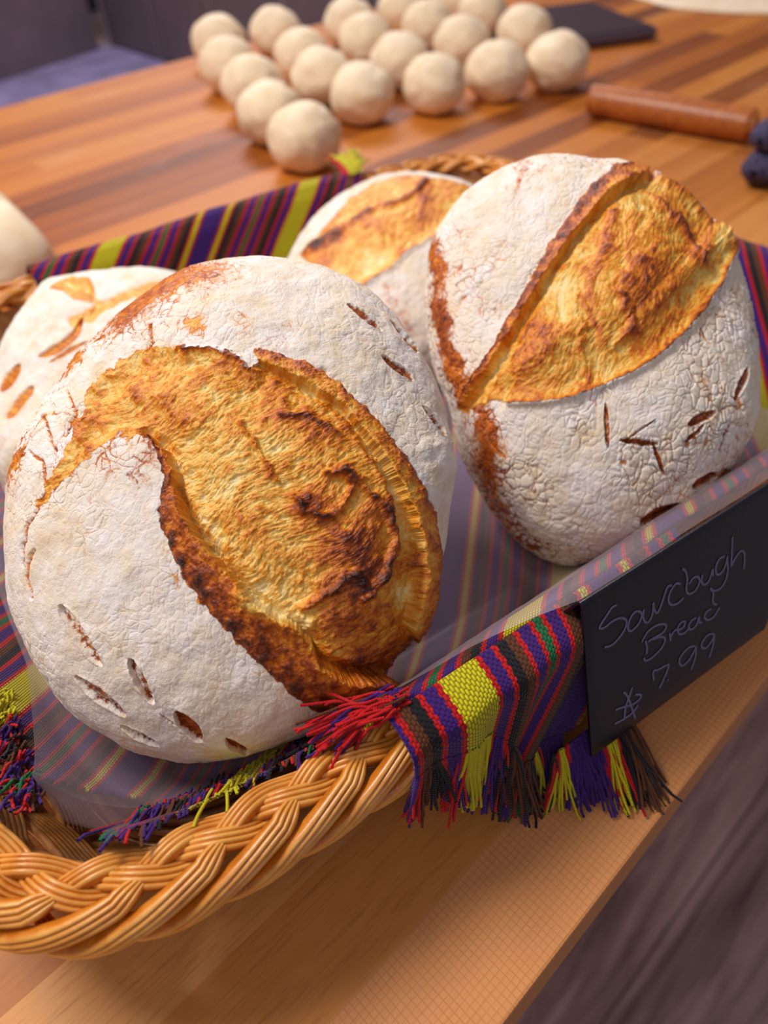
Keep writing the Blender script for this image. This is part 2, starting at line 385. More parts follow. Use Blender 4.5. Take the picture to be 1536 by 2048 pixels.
# ------------------------------------------------------------------ basket frame
BU = np.array([.988, -.156, 0]); BU /= np.linalg.norm(BU); BV = np.array([-BU[1], BU[0], 0]); BZ = np.array([0, 0, 1.])
CU, CV, HU, HV, SE = 0.197, 0.3295, 0.267, 0.2185, 7.5
def W(u, v, z):
    u = np.asarray(u, float)[..., None]; v = np.asarray(v, float)[..., None]; z = np.asarray(z, float)[..., None]
    return u * BU + v * BV + z * BZ
def rim_uv(inset=0.0, n=900):
    a = np.linspace(0, 2 * math.pi, 6000, endpoint=False)
    hu, hv = HU - inset, HV - inset
    c, s_ = np.cos(a), np.sin(a); r = (np.abs(c / hu) ** SE + np.abs(s_ / hv) ** SE) ** (-1 / SE)
    u, v = CU + r * c, CV + r * s_
    L = np.concatenate([[0], np.cumsum(np.hypot(np.diff(np.append(u, u[0])), np.diff(np.append(v, v[0]))))])
    t = np.linspace(0, L[-1], n, endpoint=False)
    return np.interp(t, L, np.append(u, u[0])), np.interp(t, L, np.append(v, v[0])), L[-1]
def inside_d(u, v):
    rho = (np.abs((u - CU) / HU) ** SE + np.abs((v - CV) / HV) ** SE) ** (1 / SE)
    return (1 - rho) * 0.235
RIMZ = 0.0685
basket = empty('wicker_basket', W(CU, CV, 0).tolist()); tag(basket, 'large rectangular honey-brown wicker basket with braided rim holding the loaves', 'basket')
def bpart(o):
    o.parent = basket; o.matrix_parent_inverse = mathutils.Matrix.Translation((-W(CU, CV, 0)).tolist()); return o
def scallop(wd, th, nb, per=7):
    """flat bundle of nb round canes side by side: outline with bumps on both faces"""
    top = []; r = wd / nb / 2
    for i in range(nb):
        cx = -wd / 2 + r * (2 * i + 1)
        for a in np.linspace(math.pi * 0.9, math.pi * 0.1, per):
            top.append((cx + r * math.cos(a), th / 2 - r * 0.9 + r * 1.25 * math.sin(a)))
    bot = [(-x, -y) for x, y in top]
    top = [(x, y + th * 0.35 * (1 - (2 * x / wd) ** 2)) for x, y in top]
    P = np.array(top + bot); crown = np.tile(np.sin(np.linspace(math.pi * 0.9, math.pi * 0.1, per)), nb * 2)
    return P, crown
N_R = 1500
ru, rv, PER = rim_uv(0, N_R)
S_ = np.arange(N_R) * PER / N_R
rp = W(ru, rv, np.full(N_R, RIMZ)); rt = np.roll(rp, -1, 0) - np.roll(rp, 1, 0); rt /= np.linalg.norm(rt, axis=1)[:, None]
ro = np.cross(rt, BZ)                     # outward (param runs counter-clockwise)
def rim_at(s, arr):
    s = np.mod(s, PER) / PER * N_R; i = np.floor(s).astype(int) % N_R; f = (s - np.floor(s))[:, None]
    return arr[i] * (1 - f) + arr[(i + 1) % N_R] * f
# braid along the crest: three strands, each a flat bundle of canes
nper = round(PER / 0.080); per_ = PER / nper
prof, crown = scallop(0.0076, 0.0032, 4)
br = Parts()
for k in range(3):
    ns = nper * 36; s = np.linspace(0, PER, ns, endpoint=False); th = s / per_ * 2 * math.pi + k * 2 * math.pi / 3
    lat = 0.0046 * np.sin(th); hh = 0.0030 * np.sin(2 * th + 0.3)
    base = rim_at(s, rp); o_ = rim_at(s, ro)
    path = base + o_ * (lat - 0.0038)[:, None] + BZ * (hh + 0.0015 - 0.10 * np.abs(lat))[:, None]
    t = np.roll(path, -1, 0) - np.roll(path, 1, 0); t /= np.linalg.norm(t, axis=1)[:, None]
    up = BZ + o_ * (lat * 55)[:, None]; side = np.cross(t, up); side /= np.linalg.norm(side, axis=1)[:, None]; up = np.cross(side, t)
    V, F = sweep(path, side, up, prof, closed=True)
    br.add(V, F, crown=np.tile(crown, ns))
bpart(br.build('rim_braid', M_rattan))
# outer border: long slanting bundles that come over the crest and run down the flank
ob = Parts(); nb = round(PER / 0.026); prof2, crown2 = scallop(0.0080, 0.0036, 4)
for k in range(nb):
    s0 = k * PER / nb; t_ = np.linspace(0, 1, 34); L = 0.064
    s = s0 + L * t_                       # counter-clockwise as seen from above = toward the left end along the back, right along the front
    s = s0 - L * (t_ - 0.0)
    o_ = rim_at(s, ro); base = rim_at(s, rp)
    ang = np.interp(t_, [0, 0.12, 0.5, 0.85, 1], [1.45, 1.0, 0.3, -0.6, -1.4])
    rad = 0.0098 + 0.0022 * np.sin(t_ * math.pi)
    path = base + o_ * (-0.0005 + rad * np.cos(ang))[:, None] + BZ * (-0.0055 + rad * 1.05 * np.sin(ang))[:, None]
    t = np.gradient(path, axis=0); t /= np.linalg.norm(t, axis=1)[:, None]
    up = o_ * np.cos(ang)[:, None] + BZ * np.sin(ang)[:, None]
    side = np.cross(t, up); side /= np.linalg.norm(side, axis=1)[:, None]; up = np.cross(side, t)
    tp = np.minimum(1, 0.55 + 6 * t_) * np.minimum(1, 0.55 + 5 * (1 - t_))
    V, F = sweep(path, side, up, prof2, taper=tp); ob.add(V, F, crown=np.tile(crown2, 34))
bpart(ob.build('rim_border', M_rattan))
# woven wall
wu, wv, _ = rim_uv(0.004, N_R); bu_, bv_, _ = rim_uv(0.028, N_R)
def wall_pt(s, t):
    f = np.mod(s, PER) / PER * N_R; i = np.floor(f).astype(int) % N_R
    uu = bu_[i] * (1 - t) + wu[i] * t; vv = bv_[i] * (1 - t) + wv[i] * t
    return W(uu, vv, 0.008 + (RIMZ - 0.012) * t), ro[i]
wl = Parts(); nseg = round(PER / 0.043); pitch = PER / nseg; nrod = 24
s = np.linspace(0, PER, N_R, endpoint=False)
for j in range(nrod):
    t = (j + 0.5) / nrod; grp = (j // 8)
    ph = np.mod(s / pitch + grp * 0.5, 1.0)
    bul = 0.0042 * np.sin(ph * math.pi) ** 0.8 - 0.0014
    sag = 0.0035 * (ph - 0.5) * 2
    P0, o_ = wall_pt(s, np.full(N_R, t)); path = P0 - o_ * bul[:, None] + BZ * (sag - 0.001)[:, None]
    path = (np.roll(path, 1, 0) + path + np.roll(path, -1, 0)) / 3
    path[:, 2] = np.maximum(path[:, 2], 0.0022)
    side = np.tile(BZ, (N_R, 1)); V, F = sweep(path, side, o_, circle(0.0016, 7), closed=True)
    wl.add(V, F, crown=0.5)
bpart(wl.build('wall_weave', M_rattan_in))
st = Parts()
for k in range(nseg * 2):
    s0 = np.full(8, (k + 0.5) * pitch / 2); P0, o_ = wall_pt(s0, np.linspace(0.02, 1.0, 8)); V, F = tube(P0 + o_ * 0.003, 0.002, 6); st.add(V, F, crown=0.5)
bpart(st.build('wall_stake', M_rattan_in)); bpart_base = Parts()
for j in range(46):
    f = (j + 0.5) / 46; ii = 0.030 + 0.19 * f
    a_u, a_v, _ = rim_uv(ii, 260); path = W(a_u, a_v, np.full(260, 0.006) + 0.0012 * np.sin(np.arange(260) * 0.35 + j * math.pi))
    V, F = sweep(path, np.tile(BZ, (260, 1)), np.tile(BV, (260, 1)), circle(0.0024, 5), closed=True); bpart_base.add(V, F, crown=0.5)
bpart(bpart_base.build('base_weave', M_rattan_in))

# ------------------------------------------------------------------ striped cloth lining the basket
_dz = np.array([-.045, -.030, -.016, -.006, 0, .006, .013, .024, .034, .046, .060, .3])
_zz = np.array([.030, .052, .0755, .0825, .084, .0825, .076, .054, .036, .023, .0165, .0165])
_dd = np.linspace(-.045, .06, 400); _ex = np.concatenate([[0], np.cumsum(np.hypot(np.diff(_dd), np.diff(np.interp(_dd, _dz, _zz))) - np.diff(_dd))]); _ex = _ex[-1] - _ex
def liner_z(u, v):
    return np.interp(inside_d(u, v), _dz, _zz)
def unroll(u, v):
    d = inside_d(u, v); e = np.interp(d, _dd, _ex, right=0.0)
    du, dv = (u - CU) / HU, (v - CV) / HV; n_ = (np.abs(du) ** 7 + np.abs(dv) ** 7) + 1e-9
    wu_, wv_ = np.abs(du) ** 7 / n_, np.abs(dv) ** 7 / n_
    return u + np.sign(du) * e * wu_, v + np.sign(dv) * e * wv_
def q_of(u, v):
    u, v = unroll(u, v)
    P = W(u, v, 0 * u); return -math.sin(math.radians(36)) * P[..., 0] + math.cos(math.radians(36)) * P[..., 1] - 0.141
def b_of(u, v):
    u, v = unroll(u, v)
    P = W(u, v, 0 * u); return math.cos(math.radians(36)) * P[..., 0] + math.sin(math.radians(36)) * P[..., 1] + 1.0
def wrinkle(u, v):
    p = np.stack([u.ravel() * 16, v.ravel() * 16, 0 * u.ravel()], 1)
    return (fbm(p, 3, 2) * 0.0022).reshape(u.shape)
cloth = empty('striped_cloth', W(CU, CV, 0.02).tolist()); tag(cloth, 'red, violet and yellow striped woven cloth with fringe lining the wicker basket', 'cloth')
def cpart(o):
    o.parent = cloth; o.matrix_parent_inverse = mathutils.Matrix.Translation((-W(CU, CV, 0.02)).tolist()); return o
cl = Parts()
gu, gv = np.meshgrid(np.linspace(-0.062, 0.492, 360), np.linspace(0.112, 0.592, 320), indexing='ij')
gz = liner_z(gu, gv) + wrinkle(gu, gv)
Vc = W(gu, gv, gz).reshape(-1, 3); Fc = grid_faces(360, 320)
fu, fv = gu.ravel(), gv.ravel(); dd = inside_d(fu, fv)
keep = (dd > -0.034) & (fv > 0.1125)
keep &= ~((fu < 0.058) & (fv < 0.152 - (fu < 0.0) * 0.0)) & ~((fu < -0.042) & (fv < 0.222)) & ~((fu < -0.012) & (fv < 0.182 - (fu + 0.042) * 0.6)) & ~(fu < -0.062 + 0)
keep &= ~((fv > 0.5) & (fu < 0.068)) & ~((dd < 0.022) & (fu > 0.345) & (fv > 0.36))
kf = keep[Fc].all(1)
cl.add(Vc, Fc[kf], q=q_of(fu, fv), b=b_of(fu, fv))
# front drape over the rim
nu, nw = 170, 60
du, dw = np.meshgrid(np.linspace(0.068, 0.215, nu), np.linspace(0, 1, nw), indexing='ij')
def drape_pt(u, wv_):
    Ld = np.interp(u, [0.056, 0.075, 0.1, 0.125, 0.16, 0.215], [0.014, 0.0185, 0.0225, 0.041, 0.062, 0.060])
    s = Ld * wv_; out = np.interp(u, [0.05, 0.07, 0.1, 0.13, 0.22], [0.0165, 0.0175, 0.0175, 0.0175, 0.0150])
    a = np.clip(s / 0.014, 0, 1)
    v = 0.1135 - out * np.sin(a * math.pi / 2) - np.maximum(s - 0.014, 0) * 0.10
    z = 0.0835 - 0.0065 * (1 - np.cos(a * math.pi / 2)) - np.maximum(s - 0.010, 0) * 0.97
    rip = np.sin(u * 210 + 1.0) * 0.0022 * np.clip(s / 0.03, 0, 1)
    return u - s * (0.10 + 0.5 * np.clip(u - 0.1, 0, 0.05) / 0.05), v - rip, z, s
x_, v_, z_, s_ = drape_pt(du, dw)
QD = 0.0
def q_drape(u): return (u - 0.0985) * 0.80 - HALF        # the yellow band crosses the rim here
cl.add(W(x_, v_, z_).reshape(-1, 3), grid_faces(nu, nw), q=q_drape(du).ravel(), b=(s_ + 2.0).ravel())
oc = cpart(cl.build('cloth_panel', M_cloth))
sm = oc.modifiers.new('thick', 'SOLIDIFY'); sm.thickness = 0.0011; sm.offset = 0
# fringe
fr = Parts()
def thread(P0, d0, L, q, droop=0.0, curl=0.2, r=0.0005, floorz=0.0012, k=10, surf=None):
    t = np.linspace(0, 1, k); d0 = unit(d0)
    a = rng.normal(0, 1, 3) * curl; b2 = rng.normal(0, 1, 3) * curl * 0.6
    path = P0 + d0 * (L * t)[:, None] + (a * L * 0.5)[None, :] * (t ** 2)[:, None] + (b2 * L * 0.25)[None, :] * np.sin(t * 5)[:, None]
    path[:, 2] -= droop * L * t ** 2
    path[:, 2] = np.maximum(path[:, 2], floorz + r)
    if surf is not None:
        uu = path @ BU; vv = path @ BV; zz = surf(uu, vv); path[:, 2] = np.maximum(path[:, 2], zz)
    tw = circle(r, 5); s, u = frames(path, (0.3, 0.9, 0.2))
    V, F = sweep(path, s, u, tw); fr.add(V, F, q=q, b=np.repeat(L * t, 5) + rng.random() * 0.01)
edge_u = np.sort(np.concatenate([np.linspace(0.0690, 0.176, 430), rng.uniform(0.069, 0.176, 330)]))
for u0 in edge_u:
    uu, vv, zz, ss = drape_pt(np.array(u0), np.array(1.0))
    _, v2, z2, _ = drape_pt(np.array(u0), np.array(0.9))
    P0 = W(uu, vv, zz) + rng.normal(0, 0.0003, 3)
    grp = math.sin(u0 * 330) * 0.28
    d = BZ * -1.0 + BU * (grp + rng.normal(0, 0.10) - 0.12) + BV * (rng.normal(0, 0.10) - 0.12)
    Lq = float(np.interp(u0, [0.069, 0.09, 0.11], [0.018, 0.026, 0.032])) * rng.uniform(0.82, 1.08)
    q = float(q_drape(u0))
    isy = abs(abs(q) - HALF) < 0.0066
    if isy: d = BZ * -1.0 + BU * (-0.16 - (u0 - 0.0985) * 4) + BV * (-0.10 + rng.normal(0, .04)); Lq = 0.031 * rng.uniform(0.97, 1.03)
    if u0 > 0.115:                        # these fall on the table and splay toward the viewer
        P0 = P0.copy(); d = BZ * -1.0 + BV * (-0.18 + rng.normal(0, .10)) + BU * (-0.10 + rng.normal(0, .12)); Lq = 0.036 * rng.uniform(0.75, 1.0)
    thread(P0, d, Lq, q, 0.15, 0.07 if isy else 0.14, 0.00060)
lz = lambda u, v: liner_z(np.clip(u, -0.07, 0.47), v) + 0.002
for i in range(760):                      # fringe lying along the inside of the front wall
    u0 = rng.uniform(-0.016, 0.070); v0 = 0.148 + rng.normal(0, 0.0035); lay = rng.uniform(0.001, 0.006)
    q = float(q_of(np.array(u0), np.array(v0))) + rng.normal(0, 0.0006)
    P0 = W(u0, v0, lz(np.array(u0), np.array(v0)) + lay)
    thread(P0, BU * (-0.75 + rng.normal(0, .22)) - BV * (0.85 + rng.normal(0, .15)) + BZ * 0.45, 0.019 * rng.uniform(0.7, 1.1), q, 0.0, 0.18, 0.00062, surf=lambda a, b: lz(a, np.maximum(b, 0.130)) - 0.001)
for i in range(190):                      # bunch resting on the braid beside the drape
    t = rng.random(); u0 = 0.070 + rng.normal(0, 0.003) + 0.004 * t; P0 = W(u0, 0.117 + rng.normal(0, .002), 0.084 + rng.uniform(-0.002, 0.003))
    q = rng.choice([0.0070, 0.0265, 0.0245, 0.0305, 0.0070, 0.0375, 0.017, 0.022, 0.0075]) + 0.0
    thread(P0, -BU + BV * rng.uniform(0.05, 0.62) - BZ * rng.uniform(0.02, 0.35), rng.uniform(0.012, 0.028), q, 0.25, 0.28, 0.0006)
for i in range(170):                      # looped ends at the left wall
    v0 = rng.uniform(0.168, 0.232); u0 = -0.043 + rng.normal(0, 0.002)
    q = float(q_of(np.array(u0), np.array(v0))); P0 = W(u0, v0, lz(np.array(u0), np.array(v0)) + rng.uniform(0, 0.004))
    thread(P0, -BU * rng.uniform(0.3, 1) - BV * 0.7 + BZ * 0.25, 0.0085 * rng.uniform(0.7, 1.2), q, 0.2, 0.5, 0.0006, surf=lambda a, b: lz(a, b) - 0.004)
for i in range(260):                      # ends lying on the table under the sign
    u0 = rng.uniform(0.128, 0.168); vt = rng.random()
    P0 = W(u0, 0.086, 0.026 + 0.004 * vt); E1 = W(u0 - 0.004 + rng.normal(0, .003), 0.088 - (u0 - 0.115) * 0.65 + rng.normal(0, .0025), 0.003)
    thread(P0, E1 - P0, np.linalg.norm(E1 - P0) * rng.uniform(0.85, 1.1), float(q_drape(u0 + 0.028)), 0.05, 0.14, 0.00055)
for i in range(320):                      # yellow and red tassel at the far side
    t = rng.random(); u0 = 0.331 + 0.016 * t; P0 = W(u0, 0.546 + rng.normal(0, .002), 0.082)
    thread(P0, BU * rng.uniform(0.1, 0.7) + BV * 0.75 + BZ * 0.3, 0.034 * rng.uniform(0.8, 1.1), (HALF if t > 0.2 else 0.007), 0.3, 0.15, 0.0007)
of = cpart(fr.build('fringe', M_thread)); tag(of, kind='stuff')
# dark bound edge at the far left corner
hm = Parts(); hv = np.linspace(0.535, 0.44, 20); hu = np.interp(hv, [0.44, 0.535], [0.020, 0.072])
V, F = tube(W(hu, hv, liner_z(hu, hv) + 0.004), 0.0028, 8); hm.add(V, F)
o = cpart(hm.build('hem', mat_plain('black_binding', lin(34, 28, 32), 0.8))); tag(o, 'black bound hem')

# ------------------------------------------------------------------ parchment sheet
pu = np.linspace(-0.041, 0.395, 240)
vnear = np.interp(pu, [-0.041, -0.031, -0.019, -0.009, 0.009, 0.03, 0.055, 0.08, 0.118, 0.16, 0.27, 0.30, 0.40], [0.178, 0.164, 0.154, 0.149, 0.146, 0.142, 0.134, 0.121, 0.115, 0.1065, 0.1065, 0.1105, 0.114])
nt = 150; tt = np.linspace(0, 1, nt)
PU, TT = np.meshgrid(pu, tt, indexing='ij'); PV = vnear[:, None] * (1 - TT) + 0.47 * TT
PU = PU + np.interp(TT, [0, 0.12, 0.25, 1], [0, 0.0045, 0.009, 0.012]) * sstep(0.1, -0.04, PU)
PZ = liner_z(PU, PV) + 0.0035 + wrinkle(PU, PV) + np.exp(-(PV - vnear[:, None]) / 0.02) * np.interp(PU, [-0.045, -0.03, 0.02, 0.07, 0.1], [0.004, 0.003, 0.002, 0.001, 0.0005])
Pp = Parts(); Pp.add(W(PU, PV, PZ).reshape(-1, 3), grid_faces(240, nt))
nf = 66; FU = PU[:nf, 0]; fl_t = np.linspace(0, 1, 12)     # the corner hangs down in a small flap
drop = np.interp(FU, [-0.041, -0.033, -0.019, -0.005, 0.08], [0.022, 0.017, 0.0075, 0.003, 0.0])
A_, T_ = np.meshgrid(np.arange(nf), fl_t, indexing='ij')
Pp.add(W(FU[A_] + 0.0015 * T_, PV[A_, 0] - drop[A_] * 0.55 * T_, PZ[A_, 0] - drop[A_] * 0.8 * T_).reshape(-1, 3), grid_faces(nf, 12))
Pp.add(W(FU[A_] + 0.0015 * T_, PV[A_, 0] - drop[A_] * 0.50 * T_ + 0.0006, PZ[A_, 0] - drop[A_] * 0.8 * T_ - 0.0006).reshape(-1, 3), grid_faces(nf, 12))
op = Pp.build('parchment_sheet', M_paper); tag(op, 'translucent white parchment sheet under the loaves over the striped cloth', 'paper')

# ------------------------------------------------------------------ loaves
def loaf(name, label, px, t, axis, R, ct, cb, outline, build, mat, N=600, seed=0, lump=0.0022, crackamp=0.0006, cscale=190, e=2.35):
    cx, cy = px; c = at_depth(cx, cy, t)
    wv_ = unit(CAM - c); e1 = unit(np.cross(BZ, wv_)); e2 = np.cross(wv_, e1)
    lz_ = unit(axis); lx = unit(np.cross(BV, lz_)); ly = np.cross(lz_, lx)
    g = np.linspace(-1, 1, N); A, B = np.meshgrid(g, g, indexing='ij'); A = A.ravel(); B = B.ravel()
    big = np.abs(A) > np.abs(B); r = np.where(big, A, B)
    phi = np.where(big, (math.pi / 4) * np.divide(B, A, out=np.zeros_like(A), where=np.abs(A) > 1e-9), math.pi / 2 - (math.pi / 4) * np.divide(A, B, out=np.zeros_like(A), where=np.abs(B) > 1e-9))
    phi = np.where(r < 0, phi + math.pi, phi); r = np.abs(r)
    th = np.where(r < 0.8, r / 0.8 * (math.pi / 2), math.pi / 2 + (r - 0.8) / 0.2 * (math.pi / 2))
    D = np.cos(th)[:, None] * wv_ + np.sin(th)[:, None] * (np.cos(phi)[:, None] * e1 + np.sin(phi)[:, None] * e2)
    a, b, z = D @ lx, D @ ly, D @ lz_
    rho = np.sqrt(a * a + b * b)
    rt_ = ((rho / R) ** e + (np.abs(z) / ct) ** e) ** (-1 / e); rb = ((rho / R) ** 3.2 + (np.abs(z) / cb) ** 3.2) ** (-1 / 3.2)
    rad = np.where(z > 0, rt_, rb)
    P = D * rad[:, None]
    # silhouette shaping
    ol = catmull(outline, 8, True)
    oa = np.arctan2(ol[:, 1] - cy, ol[:, 0] - cx); orad = np.hypot(ol[:, 0] - cx, ol[:, 1] - cy)
    o_ = np.argsort(oa); oa, orad = oa[o_], orad[o_]
    nbins = 180; ba = (np.arange(nbins) + 0.5) / nbins * 2 * math.pi - math.pi
    tgt = np.interp(ba, np.concatenate([oa - 2 * math.pi, oa, oa + 2 * math.pi]), np.tile(orad, 3))
    ker = np.exp(-np.linspace(-2, 2, 9) ** 2); ker /= ker.sum()
    def per(ang, arr): return np.interp(ang, np.concatenate([ba - 2 * math.pi, ba, ba + 2 * math.pi]), np.tile(arr, 3))
    for it in range(4):
        X, Y = proj(P + c); an = np.arctan2(Y - cy, X - cx); rr = np.hypot(X - cx, Y - cy)
        cur = np.zeros(nbins); np.maximum.at(cur, np.clip(((an + math.pi) / (2 * math.pi) * nbins).astype(int), 0, nbins - 1), rr)
        sc_ = tgt / np.maximum(cur, 1); sc_ = np.convolve(np.concatenate([sc_[-8:], sc_, sc_[:8]]), ker, 'same')[8:-8]
        f = per(an, sc_); al = P @ wv_; latv = P - al[:, None] * wv_; P = latv * f[:, None] + al[:, None] * wv_
    P = P + c
    def normals(P):
        G = P.reshape(N, N, 3); n_ = np.cross(np.gradient(G, axis=1), np.gradient(G, axis=0)).reshape(-1, 3)
        n_ /= np.linalg.norm(n_, axis=1)[:, None] + 1e-12
        return n_ * np.sign(((P - c) * n_).sum(1).sum())
    nr = normals(P)
    X, Y = proj(P); an = np.arctan2(Y - cy, X - cx); rr = np.hypot(X - cx, Y - cy); rs = per(an, tgt)
    bk = (nr * (CAM - P)).sum(1) < 0
    rr = np.where(bk & (rr > 0.4 * rs), 2 * rs - rr, np.where(bk, 3 * rs, rr)); X = cx + rr * np.cos(an); Y = cy + rr * np.sin(an)
    Q = (P - c)
    base = fbm(Q * 26 + 3.1 * seed, seed, 3) * lump + fbm(Q * 120 + seed, seed + 5, 3) * 0.0005
    # crackled flour skin
    f1, f2 = worley(Q * cscale + fbm(Q * 150, seed + 9, 2)[:, None] * 0.28, seed + 3); edge = np.exp(-((f2 - f1) / 0.09) ** 2)
    patch = sstep(-0.15, 0.25, fbm(Q * 34, seed + 21, 2))
    f1b, f2b = worley(Q * cscale * 0.42 + fbm(Q * 80, seed + 19, 2)[:, None] * 0.6, seed + 33); edge = np.maximum(edge * 0.7, np.exp(-((f2b - f1b) / 0.045) ** 2))
    edge = edge * (0.45 + 0.55 * patch)
    st = dict(fa=X, fb=Y, X=X, Y=Y, Q=Q, disp=np.zeros(len(P)), flour=np.ones(len(P)) * 0.98, brown=np.full(len(P), 0.62), fib=np.full(len(P), 0.5), slash=np.zeros(len(P)), seed=seed, gx=fbm(np.stack([X / 150, Y / 150, 0 * X + 3], 1), seed + 44, 2) * 22, wx=fbm(np.stack([X / 26, Y / 26, 0 * X], 1), seed + 40, 3) * 9, wy=fbm(np.stack([X / 26, Y / 26, 0 * X + 7], 1), seed + 50, 3) * 9)
    build(st)
    sk = 1 - st['slash']
    cr = edge * sk * st.get('crackmask', 1.0)
    disp = base * (1 - 0.4 * st['slash']) + st['disp'] - crackamp * cr * 1.2 - np.clip(f1, 0, 1) ** 2 * crackamp * 0.7 * sk * patch
    st['flour'] = st['flour'] - 0.62 * cr * sk
    P = P + nr * disp[:, None]
    # keep the loaf out of the basket floor
    uu, vv = P @ BU, P @ BV; fz = liner_z(np.clip(uu, -0.05, 0.46), np.clip(vv, 0.12, 0.54)) + 0.0045
    P[:, 2] = np.maximum(P[:, 2], np.minimum(fz, 0.05))
    F = grid_faces(N, N)
    mid = F[(N // 2) * (N - 1) + N // 2]; fn = np.cross(P[mid[1]] - P[mid[0]], P[mid[2]] - P[mid[0]])
    if fn @ wv_ < 0: F = F[:, ::-1]
    e_ = empty(name, c.tolist()); tag(e_, label, 'bread')
    crustl = st['slash'] > 0.5
    me = link('crust', P, F, mat, None, True, dict(flour=np.clip(st['flour'], 0, 1), brown=np.clip(st['brown'], 0, 1)))
    # split the opened cut from the floured skin as a part of its own
    def split(sel, nm):
        idx = np.unique(F[sel]); remap = -np.ones(len(P), int); remap[idx] = np.arange(len(idx))
        o2 = link(nm, P[idx], remap[F[sel]], mat, None, True, dict(flour=np.clip(st['flour'], 0, 1)[idx], brown=np.clip(st['brown'], 0, 1)[idx], fib=np.clip(st['fib'], 0, 1)[idx], fa=st['fa'][idx], fb=st['fb'][idx]))
        vn = normals(P)[idx]; o2.data.normals_split_custom_set_from_vertices(vn.tolist())
        o2.parent = e_; o2.matrix_parent_inverse = mathutils.Matrix.Translation((-c).tolist()); return o2
    sm_ = crustl[F].mean(1) > 0.5
    bpy.data.objects.remove(me, do_unlink=True)
    split(~sm_, 'floured_crust')
    if sm_.any(): o3 = split(sm_, 'scored_opening'); tag(o3, 'golden torn crumb of the opened cut')
    return e_

def opening(st, poly, depth=0.003, warp=1.0, soft=6, base=0.36, fibdir=-35, bulge=0.0):
    X, Y = st['X'] + st['wx'] * warp, st['Y'] + st['wy'] * warp
    d = d_poly(X, Y, poly, True); m = sstep(soft, -soft, d); st['slash'] = np.maximum(st['slash'], m)
    st['d_open'] = d
    ca, sa = math.cos(math.radians(fibdir)), math.sin(math.radians(fibdir))
    x0 = st['X'] + st['gx']; y0 = st['Y'] + st['gx'] * 0.7 + st['wy'] * 0.15
    fx = x0 * ca + y0 * sa; fy = -x0 * sa + y0 * ca
    n1 = 0.55 * fbm(np.stack([fx / 42, fy / 10, 0 * fx], 1), st['seed'] + 61, 3, 0.6) + 0.6 * fbm(np.stack([fx / 20, fy / 15, 0 * fx + 5], 1), st['seed'] + 63, 4, 0.65)
    n2 = fbm(np.stack([fx / 90, fy / 60, 0 * fx], 1), st['seed'] + 67, 4, 0.6)
    n3 = perlin(np.stack([fx / 16, fy / 4.5, 0 * fx], 1), st['seed'] + 71)
    pit_a, _ = worley(np.stack([fx / 34, fy / 20, 0 * fx], 1), st['seed'] + 77); pit = sstep(0.34, 0.12, pit_a); pb, _ = worley(np.stack([fx / 15, fy / 10, 0 * fx], 1), st['seed'] + 79); pit = pit + 0.6 * sstep(0.28, 0.08, pb)
    st['fib'] = 0.5 + (0.40 * n1 + 0.25 * n3 - 0.18 * pit); st['fa'] = fx; st['fb'] = fy
    st['disp'] += m * (-depth * sstep(0, -34, d) + bulge * sstep(0, -150, d) + 0.0006 * n1 + 0.0013 * n2 + 0.0002 * n3 - 0.0005 * pit)
    st['brown'] = st['brown'] * (1 - m) + m * (base + 0.34 * n2 + 0.10 * n1 - 0.06 * pit)
    st['flour'] = st['flour'] * (1 - m)
    return d, m
def lip(st, outer, inner, h=0.007, brown=0.74, flour_edge=0.0, drop=0.003):
    """raised ear: starts flush at the outer line, rises to a torn inner edge"""
    poly = list(outer) + list(inner)[::-1]
    rag = fbm(np.stack([st['X'] / 9, st['Y'] / 9, 0 * st['X']], 1), st['seed'] + 81, 3, 0.6) * 7
    X, Y = st['X'] + st['wx'] * 0.7, st['Y'] + st['wy'] * 0.7
    d = d_poly(X, Y, catmull(poly, 4, True), True); do = d_poly(X, Y, catmull(outer, 4)); di = d_poly(X, Y, catmull(inner, 4)) + rag * 0.25
    m = sstep(5, -5, d + rag * 0.22); t = np.clip(do / (do + np.maximum(di, 0) + 1e-6), 0, 1)
    wd = np.clip((do + np.abs(di)) / 55, 0.25, 1)
    fr_ = fbm(np.stack([st['X'] / 30, st['Y'] / 30, 0 * st['X']], 1), st['seed'] + 91, 4, 0.65)
    st['disp'] += m * (h * wd * t ** 0.8 + 0.0011 * fr_ + 0.004 * 0)
    st['disp'] = np.where(m > 0.5, np.maximum(st['disp'], st['disp'] * 0 + h * wd * t ** 0.8 * 0.9 + 0.0009 * fr_), st['disp'])
    trough = (1 - m) * sstep(26, 0, di) * (st['d_open'] < 0)  # sunken band of paler crumb beside the torn edge
    st['disp'] -= drop * trough * 1.35; st['brown'] -= 0.12 * trough
    st['brown'] = st['brown'] * (1 - m) + m * (brown + 0.20 * fr_ - 0.22 * t + 0.12 * sstep(8, 0, do))
    st['fib'] = st['fib'] * (1 - m) + m * (0.5 + 0.5 * fr_)
    st['flour'] = st['flour'] * (1 - m) + m * flour_edge * sstep(16, 0, do)
    st['slash'] = np.maximum(st['slash'], m)
def blob(st, x, y, r, dh=0.0, db=0.0, df=0.0, sx=1.0, rot=0.0):
    ca, sa = math.cos(math.radians(rot)), math.sin(math.radians(rot))
    dx, dy = st['X'] + st['wx'] * 1.6 - x, st['Y'] + st['wy'] * 1.6 - y
    a = (dx * ca + dy * sa) / sx; b = -dx * sa + dy * ca; g = np.exp(-(a * a + b * b) / (r * r) * 1.2)
    st['disp'] += dh * g; st['brown'] += db * g; st['flour'] += df * g
